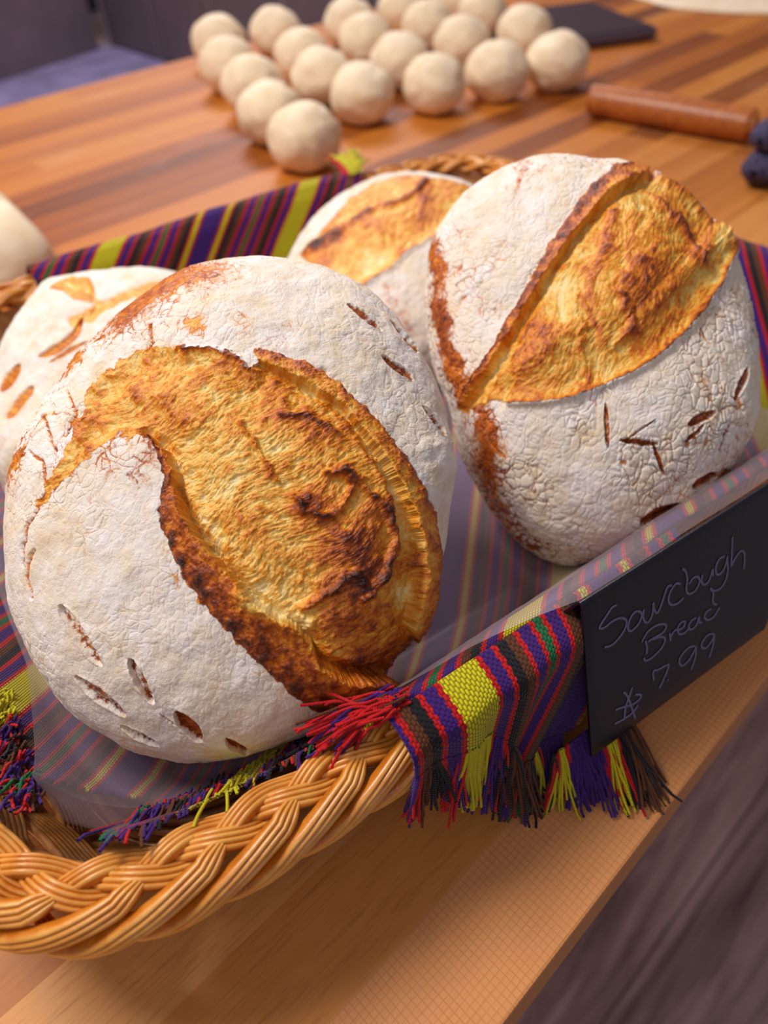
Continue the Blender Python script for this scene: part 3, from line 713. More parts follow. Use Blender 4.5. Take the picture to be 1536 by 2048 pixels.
def ridge(st, pts, wd, dh=0.0, db=0.0, df=0.0, warp=1.0):
    d = d_poly(st['X'] + st['wx'] * warp, st['Y'] + st['wy'] * warp, catmull(pts, 4), far=wd * 4); g = np.exp(-(d / wd) ** 2)
    st['disp'] += dh * g; st['brown'] += db * g; st['flour'] += df * g
def cut(st, x0, y0, x1, y1, wd, depth=0.0022, dust=0.25, bend=0.0):
    """leaf-shaped scissor snip: a lifted flap on one side, bare crust inside"""
    dx, dy = x1 - x0, y1 - y0; L = math.hypot(dx, dy); ux, uy = dx / L, dy / L
    X, Y = st['X'] + st['wx'] * 0.25, st['Y'] + st['wy'] * 0.25
    t = ((X - x0) * ux + (Y - y0) * uy) / L; s = -(X - x0) * uy + (Y - y0) * ux - bend * L * 4 * t * (1 - t)
    hw = wd * 0.5 * np.sqrt(np.clip(4 * t * (1 - t), 0, 1)) * ((t > 0) & (t < 1)) + 0.01
    k = np.abs(s) / hw; inside = sstep(1.15, 0.8, k) * ((t > 0) & (t < 1))
    rim = np.exp(-((k - 1.25) / 0.35) ** 2) * ((t > 0.03) & (t < 0.97))
    prof = np.clip((s / hw + 1) / 2, 0, 1)
    st['disp'] += -depth * inside * (0.35 + 0.65 * prof) + 0.0003 * rim
    st['flour'] -= inside * np.clip(0.80 - dust * (0.75 + perlin(np.stack([X / 9, Y / 9, 0 * X], 1), 5)), 0, 1)
    st['brown'] = st['brown'] * (1 - inside) + inside * (0.68 + 0.08 * prof)

OUT_A = [(3,1050),(10,960),(38,870),(90,790),(150,715),(215,650),(285,585),(350,545),(420,520),(490,511),(560,513),(630,525),(700,550),(755,590),(800,640),(840,700),(872,770),(893,840),(906,900),(903,960),(899,1040),(890,1110),(880,1160),(868,1215),(840,1270),(800,1320),(770,1385),(730,1420),(690,1440),(640,1462),(580,1485),(510,1508),(440,1522),(370,1524),(300,1513),(235,1490),(170,1452),(115,1405),(70,1345),(40,1280),(15,1200),(5,1120)]
def build_A(st):
    st['crackmask'] = 0.55 + 0.45 * sstep(1250, 900, st['Y']) * sstep(500, 150, st['X'])
    poly = [(293,693),(350,692),(410,697),(463,705),(505,742),(520,712),(586,714),(645,743),(703,787),(756,846),(809,910),(850,986),(873,1062),(886,1145),(880,1230),(850,1290),(800,1350),(792,1395),(732,1424),(674,1434),(615,1410),(557,1363),(498,1305),(457,1264),(410,1211),(375,1164),(346,1111),(326,1057),(326,1020),(337,969),(334,922),(305,881),(281,866),(255,885),(240,868),(223,885),(190,905),(170,922),(140,950),(117,968),(90,1010),(74,1012),(90,975),(117,930),(141,875),(165,828),(172,775),(200,746),(240,723)]
    opening(st, poly, depth=0.0028, warp=1.3, soft=5, base=0.36, fibdir=-32, bulge=0.004)
    X, Y = st['X'], st['Y']
    m = st['slash']
    # browner towards the lower right of the bloom
    st['brown'] += m * 0.20 * sstep(300, 1000, (X - 400) * 0.6 + (Y - 800))
    for a in [(662,1040,62,.0012,.24),(700,1090,50,.001,.22),(610,1010,34,.001,.2),(644,863,40,.001,.22,0,1.8,20),(745,1000,36,.0016,.2,0,1.2,60),(770,1130,50,0,.2),(430,760,60,.001,.08),(700,1180,60,.002,.25,0,1.6,-40),(730,1330,60,0,.28),(690,1260,40,-.001,.1),(580,790,45,0,.12),(290,800,60,0,.06),(480,930,90,0,-.10),(560,1190,60,-.003,-.26,0,1.6,25),(420,1060,36,-.002,-.24,0,2.2,65),(360,950,30,-.001,-.2,0,1.6,60),(815,1180,30,-.003,-.2,0,2.4,80)]:
        blob(st, *a)
    ridge(st, [(480,851),(504,881),(530,925),(551,963)], 6, .0016, .24)
    ridge(st, [(560,830),(620,835),(668,868)], 8, .0018, .28)
    ridge(st, [(590,1000),(620,1030),(665,1030),(700,985),(690,950),(655,950)], 7, .002, .24)
    ridge(st, [(690,945),(735,985),(775,1025),(790,1080),(770,1140),(720,1200)], 9, .0026, .26)
    ridge(st, [(600,1215),(640,1195),(700,1150),(725,1165)], 8, .002, .28)
    ridge(st, [(640,745),(700,800),(745,868),(780,940),(800,1010),(815,1080)], 10, -.0030, -.28)
    ridge(st, [(620,790),(680,830),(730,900),(765,960),(785,1020)], 10, .0014, .18)
    ridge(st, [(505,745),(480,720),(450,708)], 4, .0012, .3)
    ridge(st, [(350,700),(400,697),(463,703)], 4, .0012, .35)
    ridge(st, [(830,1090),(845,1150),(835,1210)], 8, .003, .25)
    # upper right ear: thin dark edge then browned rim
    lip(st, [(510,700),(586,714),(645,743),(703,787),(756,846),(809,910),(850,986),(876,1062),(890,1145),(884,1230),(850,1292)],
            [(520,722),(575,745),(630,775),(685,812),(732,868),(780,935),(815,1000),(838,1070),(842,1140),(838,1200),(820,1255)], h=0.0034, brown=0.62, drop=0.0016)
    # lower left ear, the big lifted lip
    lip(st, [(281,864),(305,884),(322,925),(326,975),(316,1020),(326,1060),(346,1111),(375,1164),(410,1211),(457,1264),(498,1305),(557,1363),(615,1410),(674,1434),(735,1426),(790,1400)],
            [(290,872),(330,900),(345,945),(352,985),(362,1010),(390,1065),(432,1120),(470,1160),(505,1200),(545,1228),(600,1258),(625,1290),(640,1320),(690,1345),(740,1350),(776,1352)], h=0.0078, brown=0.80, flour_edge=0.0, drop=0.0035)
    ridge(st, [(480,1190),(520,1215),(570,1235),(615,1250)], 12, .0022, -.25)
    # rubbed orange shoulder, bare patches
    for a in [(330,560,44,0,-.05,-.55,2.4,-32),(430,545,40,0,-.05,-.42,2.0,-20),(250,640,34,0,0,-.55,2.6,-45),(560,660,46,0,0,-.28,1.5,30),(390,650,20,0,-.25,-.8,1.3,0),(210,930,40,0,0,-.32),(280,950,34,0,.05,-.40),(300,900,22,0,.05,-.5,1.5,60),(380,1010,16,0,0,-.3),(25,930,14,0,-.1,-.8,4.5,-68),(150,720,10,0,-.1,-.7,6,-50),(490,650,30,0,0,-.2),(345,1150,16,0,-.2,-.3,3,60)]:
        blob(st, *a)
    for r_ in [[(80,830),(95,850),(100,880),(115,900)],[(60,905),(85,925),(90,965)],[(45,1130),(52,1070),(75,1020),(85,990)],[(60,1195),(55,1140),(70,1100)],[(300,648),(303,680),(292,700)],[(130,780),(150,830),(128,870)]]:
        ridge(st, r_, 3.5, -.0012, .0, -.6, 0.5)
    for c_ in [(120,1210,203,1332,24,.0024,.55),(150,1352,250,1432,24,.0024,.35),(258,1318,307,1408,22,.0028,.45),(350,1425,404,1480,32,.0034,.1),(240,1455,318,1492,12,.002,.5),(450,1478,500,1506,18,.003,.1),(695,607,765,660,12,.0024,.25),(766,708,830,758,13,.0026,.2),(782,640,835,705,9,.0018,.5),(848,810,888,870,12,.002,.4),(318,1430,352,1455,5,.0012,.5)]:
        cut(st, *c_)
    # ragged floury skirt on the right flank
    blob(st, 880, 930, 40, .0022, 0, 0, 1.6, 70)

OUT_B = [(845,620),(850,550),(862,490),(885,440),(925,390),(975,350),(1035,322),(1090,306),(1140,303),(1200,314),(1250,320),(1300,345),(1345,365),(1390,405),(1425,448),(1462,452),(1475,500),(1490,560),(1505,630),(1515,700),(1520,770),(1520,830),(1500,880),(1470,940),(1440,995),(1405,1045),(1370,1080),(1310,1110),(1240,1132),(1180,1140),(1115,1130),(1060,1105),(1010,1060),(970,1010),(935,950),(912,890),(900,820),(875,760),(855,690)]
def build_B(st):
    st['crackmask'] = 1.0
    left = [(916,810),(937,760),(974,709),(1006,653),(1039,597),(1072,541),(1100,485),(1137,434),(1174,383),(1207,350),(1240,327),(1285,324)]
    poly = left + [(1310,352),(1345,362),(1385,398),(1422,448),(1462,448),(1472,485),(1465,513),(1440,569),(1403,625),(1356,676),(1310,718),(1263,746),(1202,774),(1146,793),(1081,804),(1020,806),(985,800),(950,812),(927,822)]
    opening(st, poly, depth=0.0022, warp=0.45, soft=4, base=0.32, fibdir=-60, bulge=0.006)
    for a in [(1285,580,72,.003,.30,0,1.3,60),(1310,520,50,.001,.14),(1080,690,46,.003,.26,0,1.3,-30),(1040,735,30,.001,.2),(1370,470,40,.001,.22,0,1.8,55),(1340,640,30,.001,.12),(1180,640,18,-.002,.12,0,4.0,80),(1130,560,50,0,-.10),(1250,430,60,.001,-.04),(1200,700,40,.0,-.05),(1410,560,26,0,-.1)]:
        blob(st, *a)
    ridge(st, [(1225,440),(1200,520),(1175,580),(1185,650),(1215,700)], 10, .001, .20)
    ridge(st, [(1165,650),(1160,700),(1175,750),(1155,790)], 8, .0012, .20)
    ridge(st, [(1290,380),(1340,420),(1385,480),(1410,520)], 7, .0014, .25)
    ridge(st, [(1230,600),(1260,650),(1230,690)], 8, .0016, .25)
    ridge(st, [(1310,350),(1385,398),(1420,440),(1460,452)], 7, .0022, .22)
    ridge(st, [(1472,485),(1465,513),(1440,569),(1403,625),(1356,676),(1310,718),(1263,746),(1202,774),(1146,793),(1081,804),(1020,806)], 7, .0020, .30, warp=0.45)
    lip(st, left, [(925,812),(950,765),(988,715),(1022,660),(1058,605),(1092,550),(1125,500),(1165,450),(1205,405),(1240,378),(1270,362),(1300,345)], h=0.0065, brown=0.74, drop=0.0035)
    for a in [(872,520,20,0,.0,-1.0,3.0,75),(882,640,20,0,.12,-1.0,3.2,78),(908,745,22,0,.0,-.95,3.2,70),(975,860,26,0,.0,-.9,2.4,75),(975,940,30,0,.02,-.65,2.0,70),(1000,1020,26,0,.02,-.5,2,50),(1050,1085,22,0,.1,-.4,3,30),(1040,350,16,0,0,-.5,3,-65),(1080,880,30,0,0,-.14),(1450,960,14,0,.05,-.6,3,-60),(1150,880,120,0,0,.1)]:
        blob(st, *a)
    for c_ in [(1212,805,1217,897,10,.0016,.2),(1244,886,1312,838,5,.0014,.2),(1240,880,1318,889,13,.002,.2),(1306,890,1330,950,9,.0016,.2),(1375,850,1435,822,18,.003,.2),(1372,884,1410,850,9,.002,.1),(1492,735,1472,800,13,.0026,.2),(1386,978,1438,950,24,.004,.1),(1280,1050,1364,1014,30,.0045,.02),(1440,905,1462,850,8,.002,.2)]:
        cut(st, *c_)
OUT_C = [(-30,830),(-12,740),(0,690),(28,640),(60,590),(95,558),(150,545),(220,537),(290,534),(360,545),(430,580),(490,640),(530,720),(540,800),(530,900),(480,990),(400,1060),(300,1110),(200,1125),(110,1100),(40,1040),(-5,960),(-28,900)]
def build_C(st):
    st['crackmask'] = 0.35
    opening(st, [(96,575),(130,552),(178,551),(190,580),(180,606),(150,600),(125,580)], depth=0.0015, warp=0.6, soft=4, base=0.42, fibdir=20)
    ridge(st, [(145,640),(185,625),(224,600),(282,578),(330,572)], 11, -.0018, -.1, -.95, 0.4)
    ridge(st, [(175,580),(192,605),(180,640)], 9, -.001, -.1, -.6, 0.4)
    for c_ in [(76,714,165,632,20,.0035,.0,0.13),(98,726,176,680,9,.002,.0),(0,785,38,728,24,.003,.05),(12,838,66,772,22,.003,.05)]:
        cut(st, *c_)
    st['brown'] -= 0.20 * (1 - st['slash'])
    blob(st, 40, 880, 50, 0, 0, -.3); blob(st, 110, 670, 20, 0, 0, -.2)
OUT_D = [(568,580),(572,530),(590,488),(620,445),(655,410),(700,376),(760,352),(825,343),(885,350),(945,368),(1000,405),(1040,460),(1060,530),(1055,610),(1030,690),(980,750),(900,790),(810,800),(720,780),(650,740),(600,680)]
def build_D(st):
    st['crackmask'] = 0.8
    poly = [(600,512),(625,480),(654,452),(675,425),(700,399),(747,368),(790,355),(835,350),(888,356),(947,374),(990,400),(950,420),(904,444),(866,474),(816,506),(779,537),(729,570),(685,560),(640,540)]
    opening(st, poly, depth=0.002, warp=0.4, soft=4, base=0.34, fibdir=-40, bulge=0.004)
    ridge(st, [(604,505),(660,470),(735,421),(800,400),(850,362)], 7, .0022, .34, 0, 0.3)
    ridge(st, [(610,515),(640,490),(680,470)], 8, 0, .25)
    ridge(st, [(729,570),(779,537),(816,506),(866,474),(904,444),(950,420)], 5, .0015, .25, 0, 0.4)
    for a in [(730,470,40,.002,.12),(800,440,50,.001,.06),(860,400,40,0,.1),(690,500,40,0,.05)]: blob(st, *a)
    for a in [(775,600,22,0,0,-.35,2,60),(820,650,24,0,0,-.35,2,60)]: blob(st, *a)
BREAD = mat_bread('sourdough_crust')
fwd = unit([.4746, .5357, 0])
def tilt(deg, az=fwd):
    a = math.radians(deg); return -math.sin(a) * np.asarray(az) + math.cos(a) * BZ
loaf('sourdough_loaf', 'big white floured sourdough loaf with wide torn golden opening, nearest the camera', (455, 1010), 0.318, tilt(30), .104, .056, .034, OUT_A, build_A, BREAD, N=1000, seed=1, lump=0.0017, crackamp=0.00034, cscale=240)
loaf('sourdough_loaf', 'oval floured sourdough loaf with eye-shaped golden opening, right one beside the black sign', (1190, 715), 0.392, tilt(24), .098, .060, .040, OUT_B, build_B, BREAD, N=860, seed=2, lump=0.0014, crackamp=0.0007, cscale=230)
loaf('sourdough_loaf', 'pale floured loaf with curved leaf cuts, half hidden at the left behind the biggest loaf', (225, 815), 0.460, tilt(4), .095, .050, .040, OUT_C, build_C, BREAD, N=460, seed=3, lump=0.0018, crackamp=0.0004)
loaf('sourdough_loaf', 'golden split sourdough loaf at the back between the other loaves, mostly hidden', (815, 575), 0.545, tilt(10), .092, .050, .040, OUT_D, build_D, BREAD, N=460, seed=4, lump=0.0014, crackamp=0.0007)

# ------------------------------------------------------------------ price sign
P1 = onz(1162, 1202, .097); P2d = unit(onz(1536, 966, .097) - P1); BL = onz(1182, 1513, .024)
SW = 0.1185
down = BL - P1
sgn = unit(np.cross(P2d, down)); sgn = sgn * np.sign(sgn @ (CAM - P1))     # faces the viewer
sign = empty('price_sign', P1.tolist()); tag(sign, 'small black folded price sign hooked over the basket rim, handwritten in grey', 'sign')
def spart(o):
    o.parent = sign; o.matrix_parent_inverse = mathutils.Matrix.Translation((-P1).tolist()); return o
bd = -sgn * 0.55 + unit(down) * 0.83                                       # back flap direction
bd = unit(-np.cross(P2d, BZ) * 0); bd = unit(-unit([sgn[0], sgn[1], 0]) * 0.42 - BZ * 0.90)
prof_pts = []
Ld = np.linalg.norm(down); dn = unit(down); rr_ = 0.0035
n1_, n2_ = dn, bd
for t in np.linspace(1, 0.055, 10): prof_pts.append(dn * Ld * t)
for t in np.linspace(0, 1, 9)[1:-1]:
    a_ = dn * Ld * 0.055; b_ = bd * Ld * 0.055; prof_pts.append(a_ * (1 - t) ** 2 + b_ * t ** 2 + 0 * a_)
for t in np.linspace(0.055, 0.30, 8): prof_pts.append(bd * Ld * t)
prof_pts = np.array(prof_pts); ns = 24
ss = np.linspace(0, SW, ns)
Vs = P1 + prof_pts[:, None, :] + P2d * ss[None, :, None]
# right bottom corner is cut off
nP = len(prof_pts)
for i in range(10):
    t = 1 - i * (0.945 / 9); mx = SW - max(0, (t - 0.80)) * Ld * 0.55
    Vs[i] = P1 + prof_pts[i] + P2d * np.linspace(0, mx, ns)[:, None]
osn = spart(link('sign_plate', Vs.reshape(-1, 3), grid_faces(nP, ns), mat_plain('black_satin_plastic', lin(17, 14, 28), 0.34, 0.5, 600, 0.15, 0.0002)))
sd = osn.modifiers.new('thick', 'SOLIDIFY'); sd.thickness = 0.0012; sd.offset = 0
bv = osn.modifiers.new('bev', 'BEVEL'); bv.width = 0.0004; bv.segments = 2; bv.limit_method = 'ANGLE'
Z6 = 3.413
ink = [
 [(455,890),(425,905),(390,955),(345,1025),(342,1048),(375,1040),(420,1003),(465,980),(500,978),(522,1000),(512,1050),(465,1120),(415,1165),(370,1175)],
 [(600,928),(570,945),(540,1000),(533,1050),(552,1066),(590,1035),(620,985),(625,945),(600,928)],
 [(640,915),(636,970),(650,1004),(675,1000),(700,945),(706,868)],
 [(706,868),(712,920),(735,940),(765,870),(795,780),(812,757),(832,756)],
 [(893,748),(862,742),(825,790),(808,850),(825,885),(868,878),(912,838)],
 [(902,640),(925,658),(937,715),(930,785),(950,812),(990,790),(1020,735),(1012,698),(980,702),(948,745)],
 [(1042,678),(1034,722),(1050,750),(1085,722),(1112,640)],[(1112,640),(1112,690)],
 [(1192,558),(1158,572),(1132,630),(1140,678),(1175,662),(1203,600),(1212,552)],[(1206,575),(1214,640),(1200,715),(1165,772),(1120,792),(1094,780)],
 [(1246,420),(1242,520),(1236,630)],[(1238,622),(1268,562),(1300,522),(1324,528),(1328,580),(1322,645)],
 [(625,1142),(668,1070),(725,1028),(780,1018),(792,1040),(765,1080),(700,1118),(668,1140)],[(700,1122),(755,1105),(785,1120),(765,1175),(705,1240),(655,1268),(640,1248)],[(652,1130),(662,1180),(658,1225)],
 [(815,1078),(824,1135)],[(824,1110),(840,1075),(865,1052)],
 [(872,1062),(910,1038),(922,1004),(896,1006),(872,1045),(880,1084),(915,1080),(945,1050)],
 [(1000,975),(965,995),(945,1035),(962,1056),(998,1025),(1018,965)],[(1018,965),(1020,1005),(1040,1005)],
 [(1100,915),(1068,935),(1055,972),(1080,990),(1120,965),(1158,902)],[(1092,772),(1114,798),(1112,870),(1140,886)],
 [(708,1402),(706,1342),(738,1330),(775,1308),(812,1292)],[(812,1292),(796,1345),(768,1410),(745,1458)],
 [(800,1396),(806,1402)],
 [(988,1168),(948,1178),(900,1228),(882,1275),(902,1302),(945,1268),(985,1200),(998,1165)],[(995,1175),(992,1245),(962,1332)],
 [(1118,1085),(1078,1092),(1040,1140),(1036,1175),(1065,1180),(1105,1130),(1124,1082)],[(1122,1090),(1112,1165),(1085,1248)],
 [(562,1450),(540,1515),(515,1590),(508,1672)],[(500,1482),(528,1510),(558,1590),(582,1665)],
 [(580,1498),(618,1502),(612,1530),(560,1568),(490,1588),(445,1605)],[(440,1700),(500,1668),(560,1625),(602,1570)]]
wr = Parts()
for k, st_ in enumerate(ink):
    p = catmull(st_, 6); pts = np.array([hit_plane(1100 + x / Z6, 950 + y / Z6, P1 + dn * Ld * 0.5 + sgn * 0.0008, sgn) for x, y in p])
    s_, u_ = frames(pts, sgn); nprof = circle(1.0, 8) * [0.00058, 0.00022]
    e_t = np.ones(len(pts)); e_t[0] = 0.5; e_t[-1] = 0.4
    V, F = sweep(pts, s_, u_, nprof, taper=e_t); wr.add(V, F)
spart(wr.build('handwriting', mat_plain('grey_chalk_ink', lin(116, 112, 140), 0.7, 0.3)))

# ------------------------------------------------------------------ dough balls
lines = [[(609,273),(540,224),(505,170),(456,131),(437,82)],[(724,186),(644,153),(603,109),(551,63)],[(869,167),(800,120),(732,82),(699,46)],[(994,142),(923,87),(855,52),(803,22)],[(1115,123),(1049,66),(964,25),(901,4)]]
names = ['leftmost line', 'second line from the left', 'middle line', 'second line from the right', 'rightmost line']; pos = ['nearest', 'second nearest', 'third nearest', 'fourth nearest', 'farthest']
RB = 0.0405
def ball_mesh(seed):
    n = 64; a = np.linspace(0, math.pi, n)[:, None]; p = np.linspace(0, 2 * math.pi, 96, endpoint=False)[None, :]
    D = np.stack([np.sin(a) * np.cos(p), np.sin(a) * np.sin(p), np.cos(a) + 0 * p], -1).reshape(-1, 3)
    r = 1 + 0.060 * fbm(D * 1.3 + seed * 5, seed, 2) + 0.006 * fbm(D * 5 + seed, seed + 3, 2)
    cr = np.exp(-((D @ unit([0.4, -0.5, 0.3 + seed * 0.2]) - 0.15 - 0.12 * perlin(D * 3, seed)) / 0.05) ** 2) * sstep(0.2, 0.8, D @ unit([-.45, -.55, .7])); r = r - 0.035 * cr
    V = D * r[:, None] * RB; V[:, 2] *= 0.90; V[:, 2] = np.maximum(V[:, 2], -0.031)
    V[:, 2] += 0.0315
    return V, grid_faces(n, 96, wrap_c=True)
protos = [ball_mesh(s_) for s_ in (1, 2, 3)]; made = []
pmesh = []
cnt = 0
for li, ln in enumerate(lines):
    for bi, (x, y) in enumerate(ln):
        P0 = onz(x, y, 0.0335); P0[2] = 0.0008
        k = cnt % 3
        if cnt < 3:
            o = link('dough_ball', *protos[k], M_dough); pmesh.append(o)
        else:
            o = pmesh[k].copy(); sc.collection.objects.link(o)
        o.location = P0.tolist(); o.rotation_euler = (0, 0, 0.0 if cnt == 0 else rng.uniform(0, 6.28)); sz = rng.uniform(0.98, 1.03); o.scale = (sz * 1.03, sz * 1.03, sz)
        ps = 'farthest' if bi == len(ln) - 1 else pos[bi]
        tag(o, f'raw dough ball on the table, {ps} in the {names[li]}', 'dough ball', 'raw dough balls in lines on the table')
        made.append(P0); cnt += 1
M = np.array(made); Dm = np.linalg.norm(M[:, None] - M[None], axis=2) + np.eye(len(M)); print('ball spacing min', np.sort(Dm.min(1))[:8])

# ------------------------------------------------------------------ larger dough pieces
def dough_piece(name, label, poly_px, h, seed, lean=0.0):
    pl = np.array([onz(x, y, 0.0)[:2] for x, y in poly_px]); pl = catmull(pl, 8, True); c = pl.mean(0)
    n = 26; rows = []
    for i, t in enumerate(np.linspace(0, 1, n)):
        k = math.sin(t * math.pi / 2); z = h * (1 - k ** 2.6) ** (1 / 2.2) if k < 1 else 0.0
        rows.append(np.concatenate([c + (pl - c) * max(k, 0.001), np.full((len(pl), 1), max(z, 0.0))], 1))
    V = np.concatenate(rows); V[:, 2] += 0.0009 + h * 0.16 * fbm(np.stack([V[:, 0] * 14, V[:, 1] * 14, 0 * V[:, 0]], 1), seed, 3) * (V[:, 2] > 0.25 * h)
    o = link(name, V, grid_faces(n, len(pl), wrap_c=True)[:, ::-1], M_dough); tag(o, label, 'dough'); return o
dough_piece('dough_piece', 'large pale lump of raw dough on the table at the left, behind the basket', [(-200,440),(-120,430),(-30,440),(45,470),(98,512),(126,552),(60,582),(-40,604),(-160,620)], 0.066, 5)
dough_piece('dough_sheet', 'flat pale piece of raw dough at the top right beyond the rolling pin', [(1250,-20),(1300,5),(1345,17),(1410,24),(1480,28),(1560,28),(1650,20),(1680,-30),(1600,-90),(1450,-110),(1300,-80)], 0.014, 8)

# ------------------------------------------------------------------ rolling pin
A0 = onz(1192, 200, 0.019); A1 = onz(1512, 253, 0.019); dx_ = unit(A1 - A0); L_ = 0.205
rad_ = np.interp(np.linspace(0, 1, 60), [0, 0.006, 0.02, 0.5, 0.98, 0.994, 1], [0.010, 0.0155, 0.0175, 0.0188, 0.0175, 0.0155, 0.010])
path = (A0 - dx_ * 0.008) + dx_ * (np.linspace(0, 1, 60) * L_)[:, None]; path[:, 2] = 0.0192
sd_, up_ = frames(path); V, F = sweep(path, sd_, up_, circle(1.0, 40), taper=rad_)
V = np.vstack([V, path[0], path[-1]]); F = [list(f) for f in F] + [[len(V) - 2, i, (i + 1) % 40] for i in range(40)] + [[len(V) - 1, 59 * 40 + (i + 1) % 40, 59 * 40 + i] for i in range(40)]
def mat_pin():
    s = NT('oiled_pin_wood'); v = s.coord((4, 60, 60), (0, 0, -math.atan2(dx_[1], dx_[0]))); n = s.noise(v, 3, 4, 0.6)
    return s.fin(s.ramp(n, [(0.3, lin(150, 76, 24)), (0.7, lin(194, 112, 46))]), 0.4, None, 0.5)
op_ = link('rolling_pin', V, F, mat_pin()); tag(op_, 'brown wooden rolling pin lying on the table at the right', 'rolling pin')

# ------------------------------------------------------------------ dark folded cloth at the right edge
M_navy = NT('navy_weave')
_n = M_navy.noise(M_navy.coord(), 260, 3); M_navy = M_navy.fin(M_navy.ramp(_n, [(0.3, lin(38, 34, 56)), (0.7, lin(92, 86, 116))]), 0.85, M_navy.bump(_n, 0.0015, 0.6), 0.2)
tw = Parts()
base_p = onz(1512, 345, 0.018)
for (hh_, r_, off, ln_) in ((0.018, 0.0175, 0.0, 0.16), (0.046, 0.0145, 0.004, 0.15)):
    d_ = unit([0.62, -0.10, 0]); p0 = np.array([base_p[0], base_p[1], hh_]) - d_ * 0.004 + np.array([off, off, 0])
    k = 44; t_ = np.linspace(0, 1, k); pth = p0 + d_ * (t_ * ln_)[:, None] + np.array([0, 1, 0]) * (0.006 * np.sin(t_ * 5))[:, None]
    tp = np.sqrt(np.clip(1 - ((t_ - 0.5) * 2) ** 8, 0.02, 1)); s_, u_ = frames(pth)
    V, F = sweep(pth, s_, u_, circle(r_, 28) * [1.25, 1.0], taper=tp); V = V + (fbm(V * 60, 4, 2) * 0.0014)[:, None]
    V[:, 2] = np.maximum(V[:, 2], 0.0008); tw.add(V, F)
o = tw.build('folded_towel', M_navy); tag(o, 'dark navy folded towel at the right edge near the rolling pin', 'towel')

# ------------------------------------------------------------------ dark flat scale behind the dough balls
scale_ = empty('kitchen_scale', onz(1180, 40, 0.0).tolist()); tag(scale_, 'dark flat glossy kitchen scale behind the dough balls', 'scale')
q0 = onz(1172, 78, 0.016); q1 = onz(1322, 58, 0.016); ex = unit(q1 - q0); ey = np.array([-ex[1], ex[0], 0]); wd_ = np.linalg.norm(q1 - q0)
def slab(nm, x0, x1, y0, y1, z0, z1, rc, mat):
    pts = []
    for cx_, cy_, a0 in ((x1 - rc, y1 - rc, 0), (x0 + rc, y1 - rc, 90), (x0 + rc, y0 + rc, 180), (x1 - rc, y0 + rc, 270)):
        for a in np.linspace(a0, a0 + 90, 7): pts.append((cx_ + rc * math.cos(math.radians(a)), cy_ + rc * math.sin(math.radians(a))))
    pts = np.array(pts); n = len(pts); V = []; c_ = pts.mean(0)
    for z, k in ((z0, 0.985), (z0 + 0.002, 1.0), (z1 - 0.002, 1.0), (z1, 0.985)):
        for p in c_ + (pts - c_) * k: V.append(q0 * [1, 1, 0] + ex * p[0] + ey * p[1] + BZ * z)
    F = [[r * n + i, r * n + (i + 1) % n, (r + 1) * n + (i + 1) % n, (r + 1) * n + i] for r in range(3) for i in range(n)] + [list(range(3 * n, 4 * n)), list(range(n))[::-1]]
    o = link(nm, np.array(V), F, mat, None, False); o.parent = scale_; o.matrix_parent_inverse = mathutils.Matrix.Translation((-onz(1180, 40, 0.0)).tolist()); return o
slab('scale_body', -0.03, wd_, 0.0, 0.235, 0.004, 0.017, 0.014, mat_plain('grey_plastic', lin(84, 70, 84), 0.4))
slab('weighing_plate', -0.024, wd_ - 0.006, 0.006, 0.229, 0.0165, 0.0195, 0.010, mat_plain('dark_glass', lin(62, 50, 58), 0.22, 0.6))
for a_, b_ in ((0, 0.02), (wd_ - 0.03, 0.02), (0, 0.205), (wd_ - 0.03, 0.205)):
    slab('foot', a_, a_ + 0.014, b_, b_ + 0.014, 0.0004, 0.0045, 0.005, mat_plain('rubber', lin(30, 28, 30), 0.8))

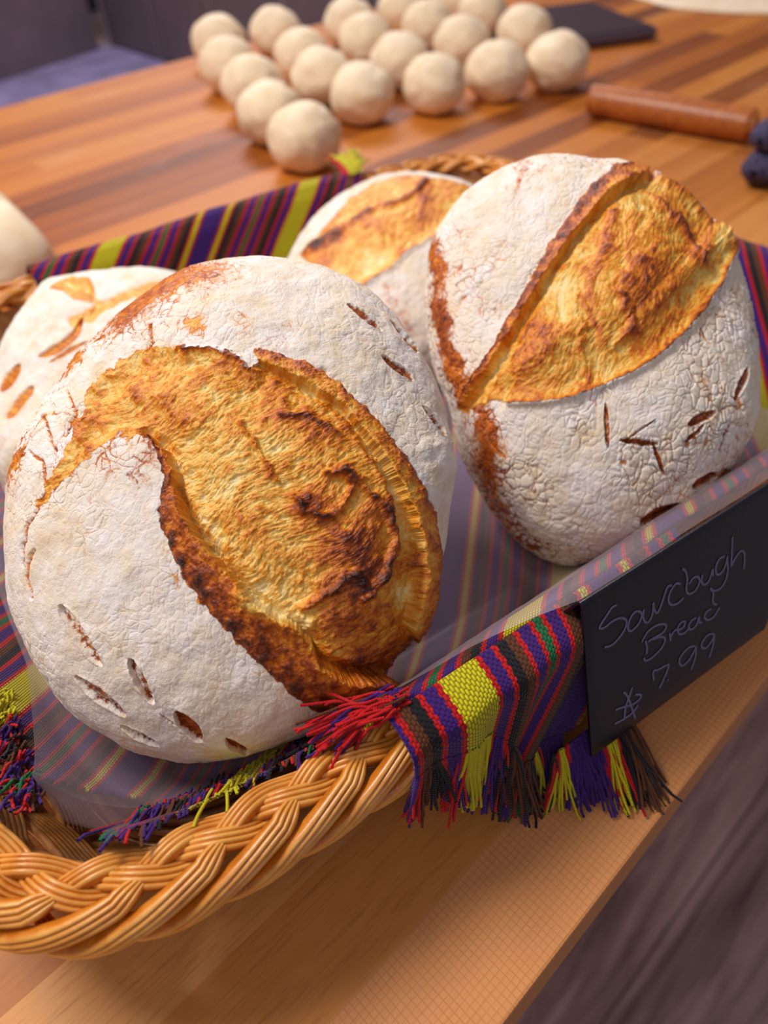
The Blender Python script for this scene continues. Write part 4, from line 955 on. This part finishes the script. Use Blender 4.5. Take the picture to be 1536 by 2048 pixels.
# ------------------------------------------------------------------ dark panelled cupboards behind the table
M_panel = mat_plain('charcoal_board', lin(104, 88, 92), 0.55, 0.4, 4, 0.05)
cup = empty('panelled_cupboard', (3.4, 5.0, -0.9)); tag(cup, 'dark grey cupboard with upright board grooves behind the work table', 'cupboard')
pA = onz(223, 92, -0.9); pB = onz(330, 128, -0.9); dirp = unit(pB - pA); nrm_ = np.array([dirp[1], -dirp[0], 0]); nrm_ = nrm_ if nrm_ @ (-pA) > 0 else -nrm_
def cuppart(o):
    o.parent = cup; o.matrix_parent_inverse = mathutils.Matrix.Translation((-3.4, -5.0, 0.9)); return o
def obox(nm, P0, d, nn, L, z0, z1, th, mat, bev=0.01):
    o = box(nm, (0, 0, 0), (L, th, z1 - z0), mat, bevel=bev); ang = math.atan2(d[1], d[0])
    mt = np.eye(4); mt[:3, 0] = d; mt[:3, 1] = -nn; mt[:3, 2] = np.cross(d, -nn); mt[:3, 3] = [P0[0], P0[1], z0 if np.cross(d, -nn)[2] > 0 else z1]
    o.matrix_world = mathutils.Matrix(mt.tolist()); return o
gx = [223, 330, 400, 480]
LB = float(np.linalg.norm(pB - pA)) * 0.95
for k in range(7):
    o = obox('board', pA + dirp * (k * LB - 0.0), dirp, nrm_, LB - 0.035, -0.88, 1.2, 0.03, M_panel, 0.008); mw = o.matrix_world.copy(); o.parent = cup; o.matrix_parent_inverse = mathutils.Matrix.Translation((-3.4, -5.0, 0.9)); o.matrix_basis = mw
o = obox('carcass', pA + nrm_ * -0.02 - dirp * 0.1, dirp, nrm_, 7 * LB + 0.1, -0.9, 1.2, 0.5, mat_plain('pale_grey_gap', lin(190, 178, 190), 0.6)); mw = o.matrix_world.copy(); o.parent = cup; o.matrix_parent_inverse = mathutils.Matrix.Translation((-3.4, -5.0, 0.9)); o.matrix_basis = mw
# dark appliance standing to the left
cA = onz(-60, 185, -0.9); cB = onz(212, 98, -0.9); dA = unit(cB - cA); nA = np.array([dA[1], -dA[0], 0]); nA = nA if nA @ (-cA) > 0 else -nA
o = obox('dark_cabinet', cA - dA * 0.6, dA, nA, float(np.linalg.norm(cB - cA)) + 0.55, -0.9, 1.2, 0.6, mat_plain('dark_cabinet_paint', lin(86, 72, 80), 0.5, 0.4, 3, 0.08), 0.01)
tag(o, 'plain dark cabinet in the far left background beyond the table', 'cabinet')
mt_ = link('blue_lit_patch', [onz(-120, 262, -0.895), onz(360, 150, -0.895), onz(322, 118, -0.895), onz(212, 88, -0.895), onz(-80, 165, -0.895)], [[0, 1, 2, 3, 4]], mat_plain('painted_blue_light', lin(120, 112, 146), 0.5, 0.5, 5, 0.2), None, False)  # bluish light on the floor, painted as a thin sheet
tag(mt_, 'blurred painted patch of bluish light on the floor behind the far table edge', 'mat')
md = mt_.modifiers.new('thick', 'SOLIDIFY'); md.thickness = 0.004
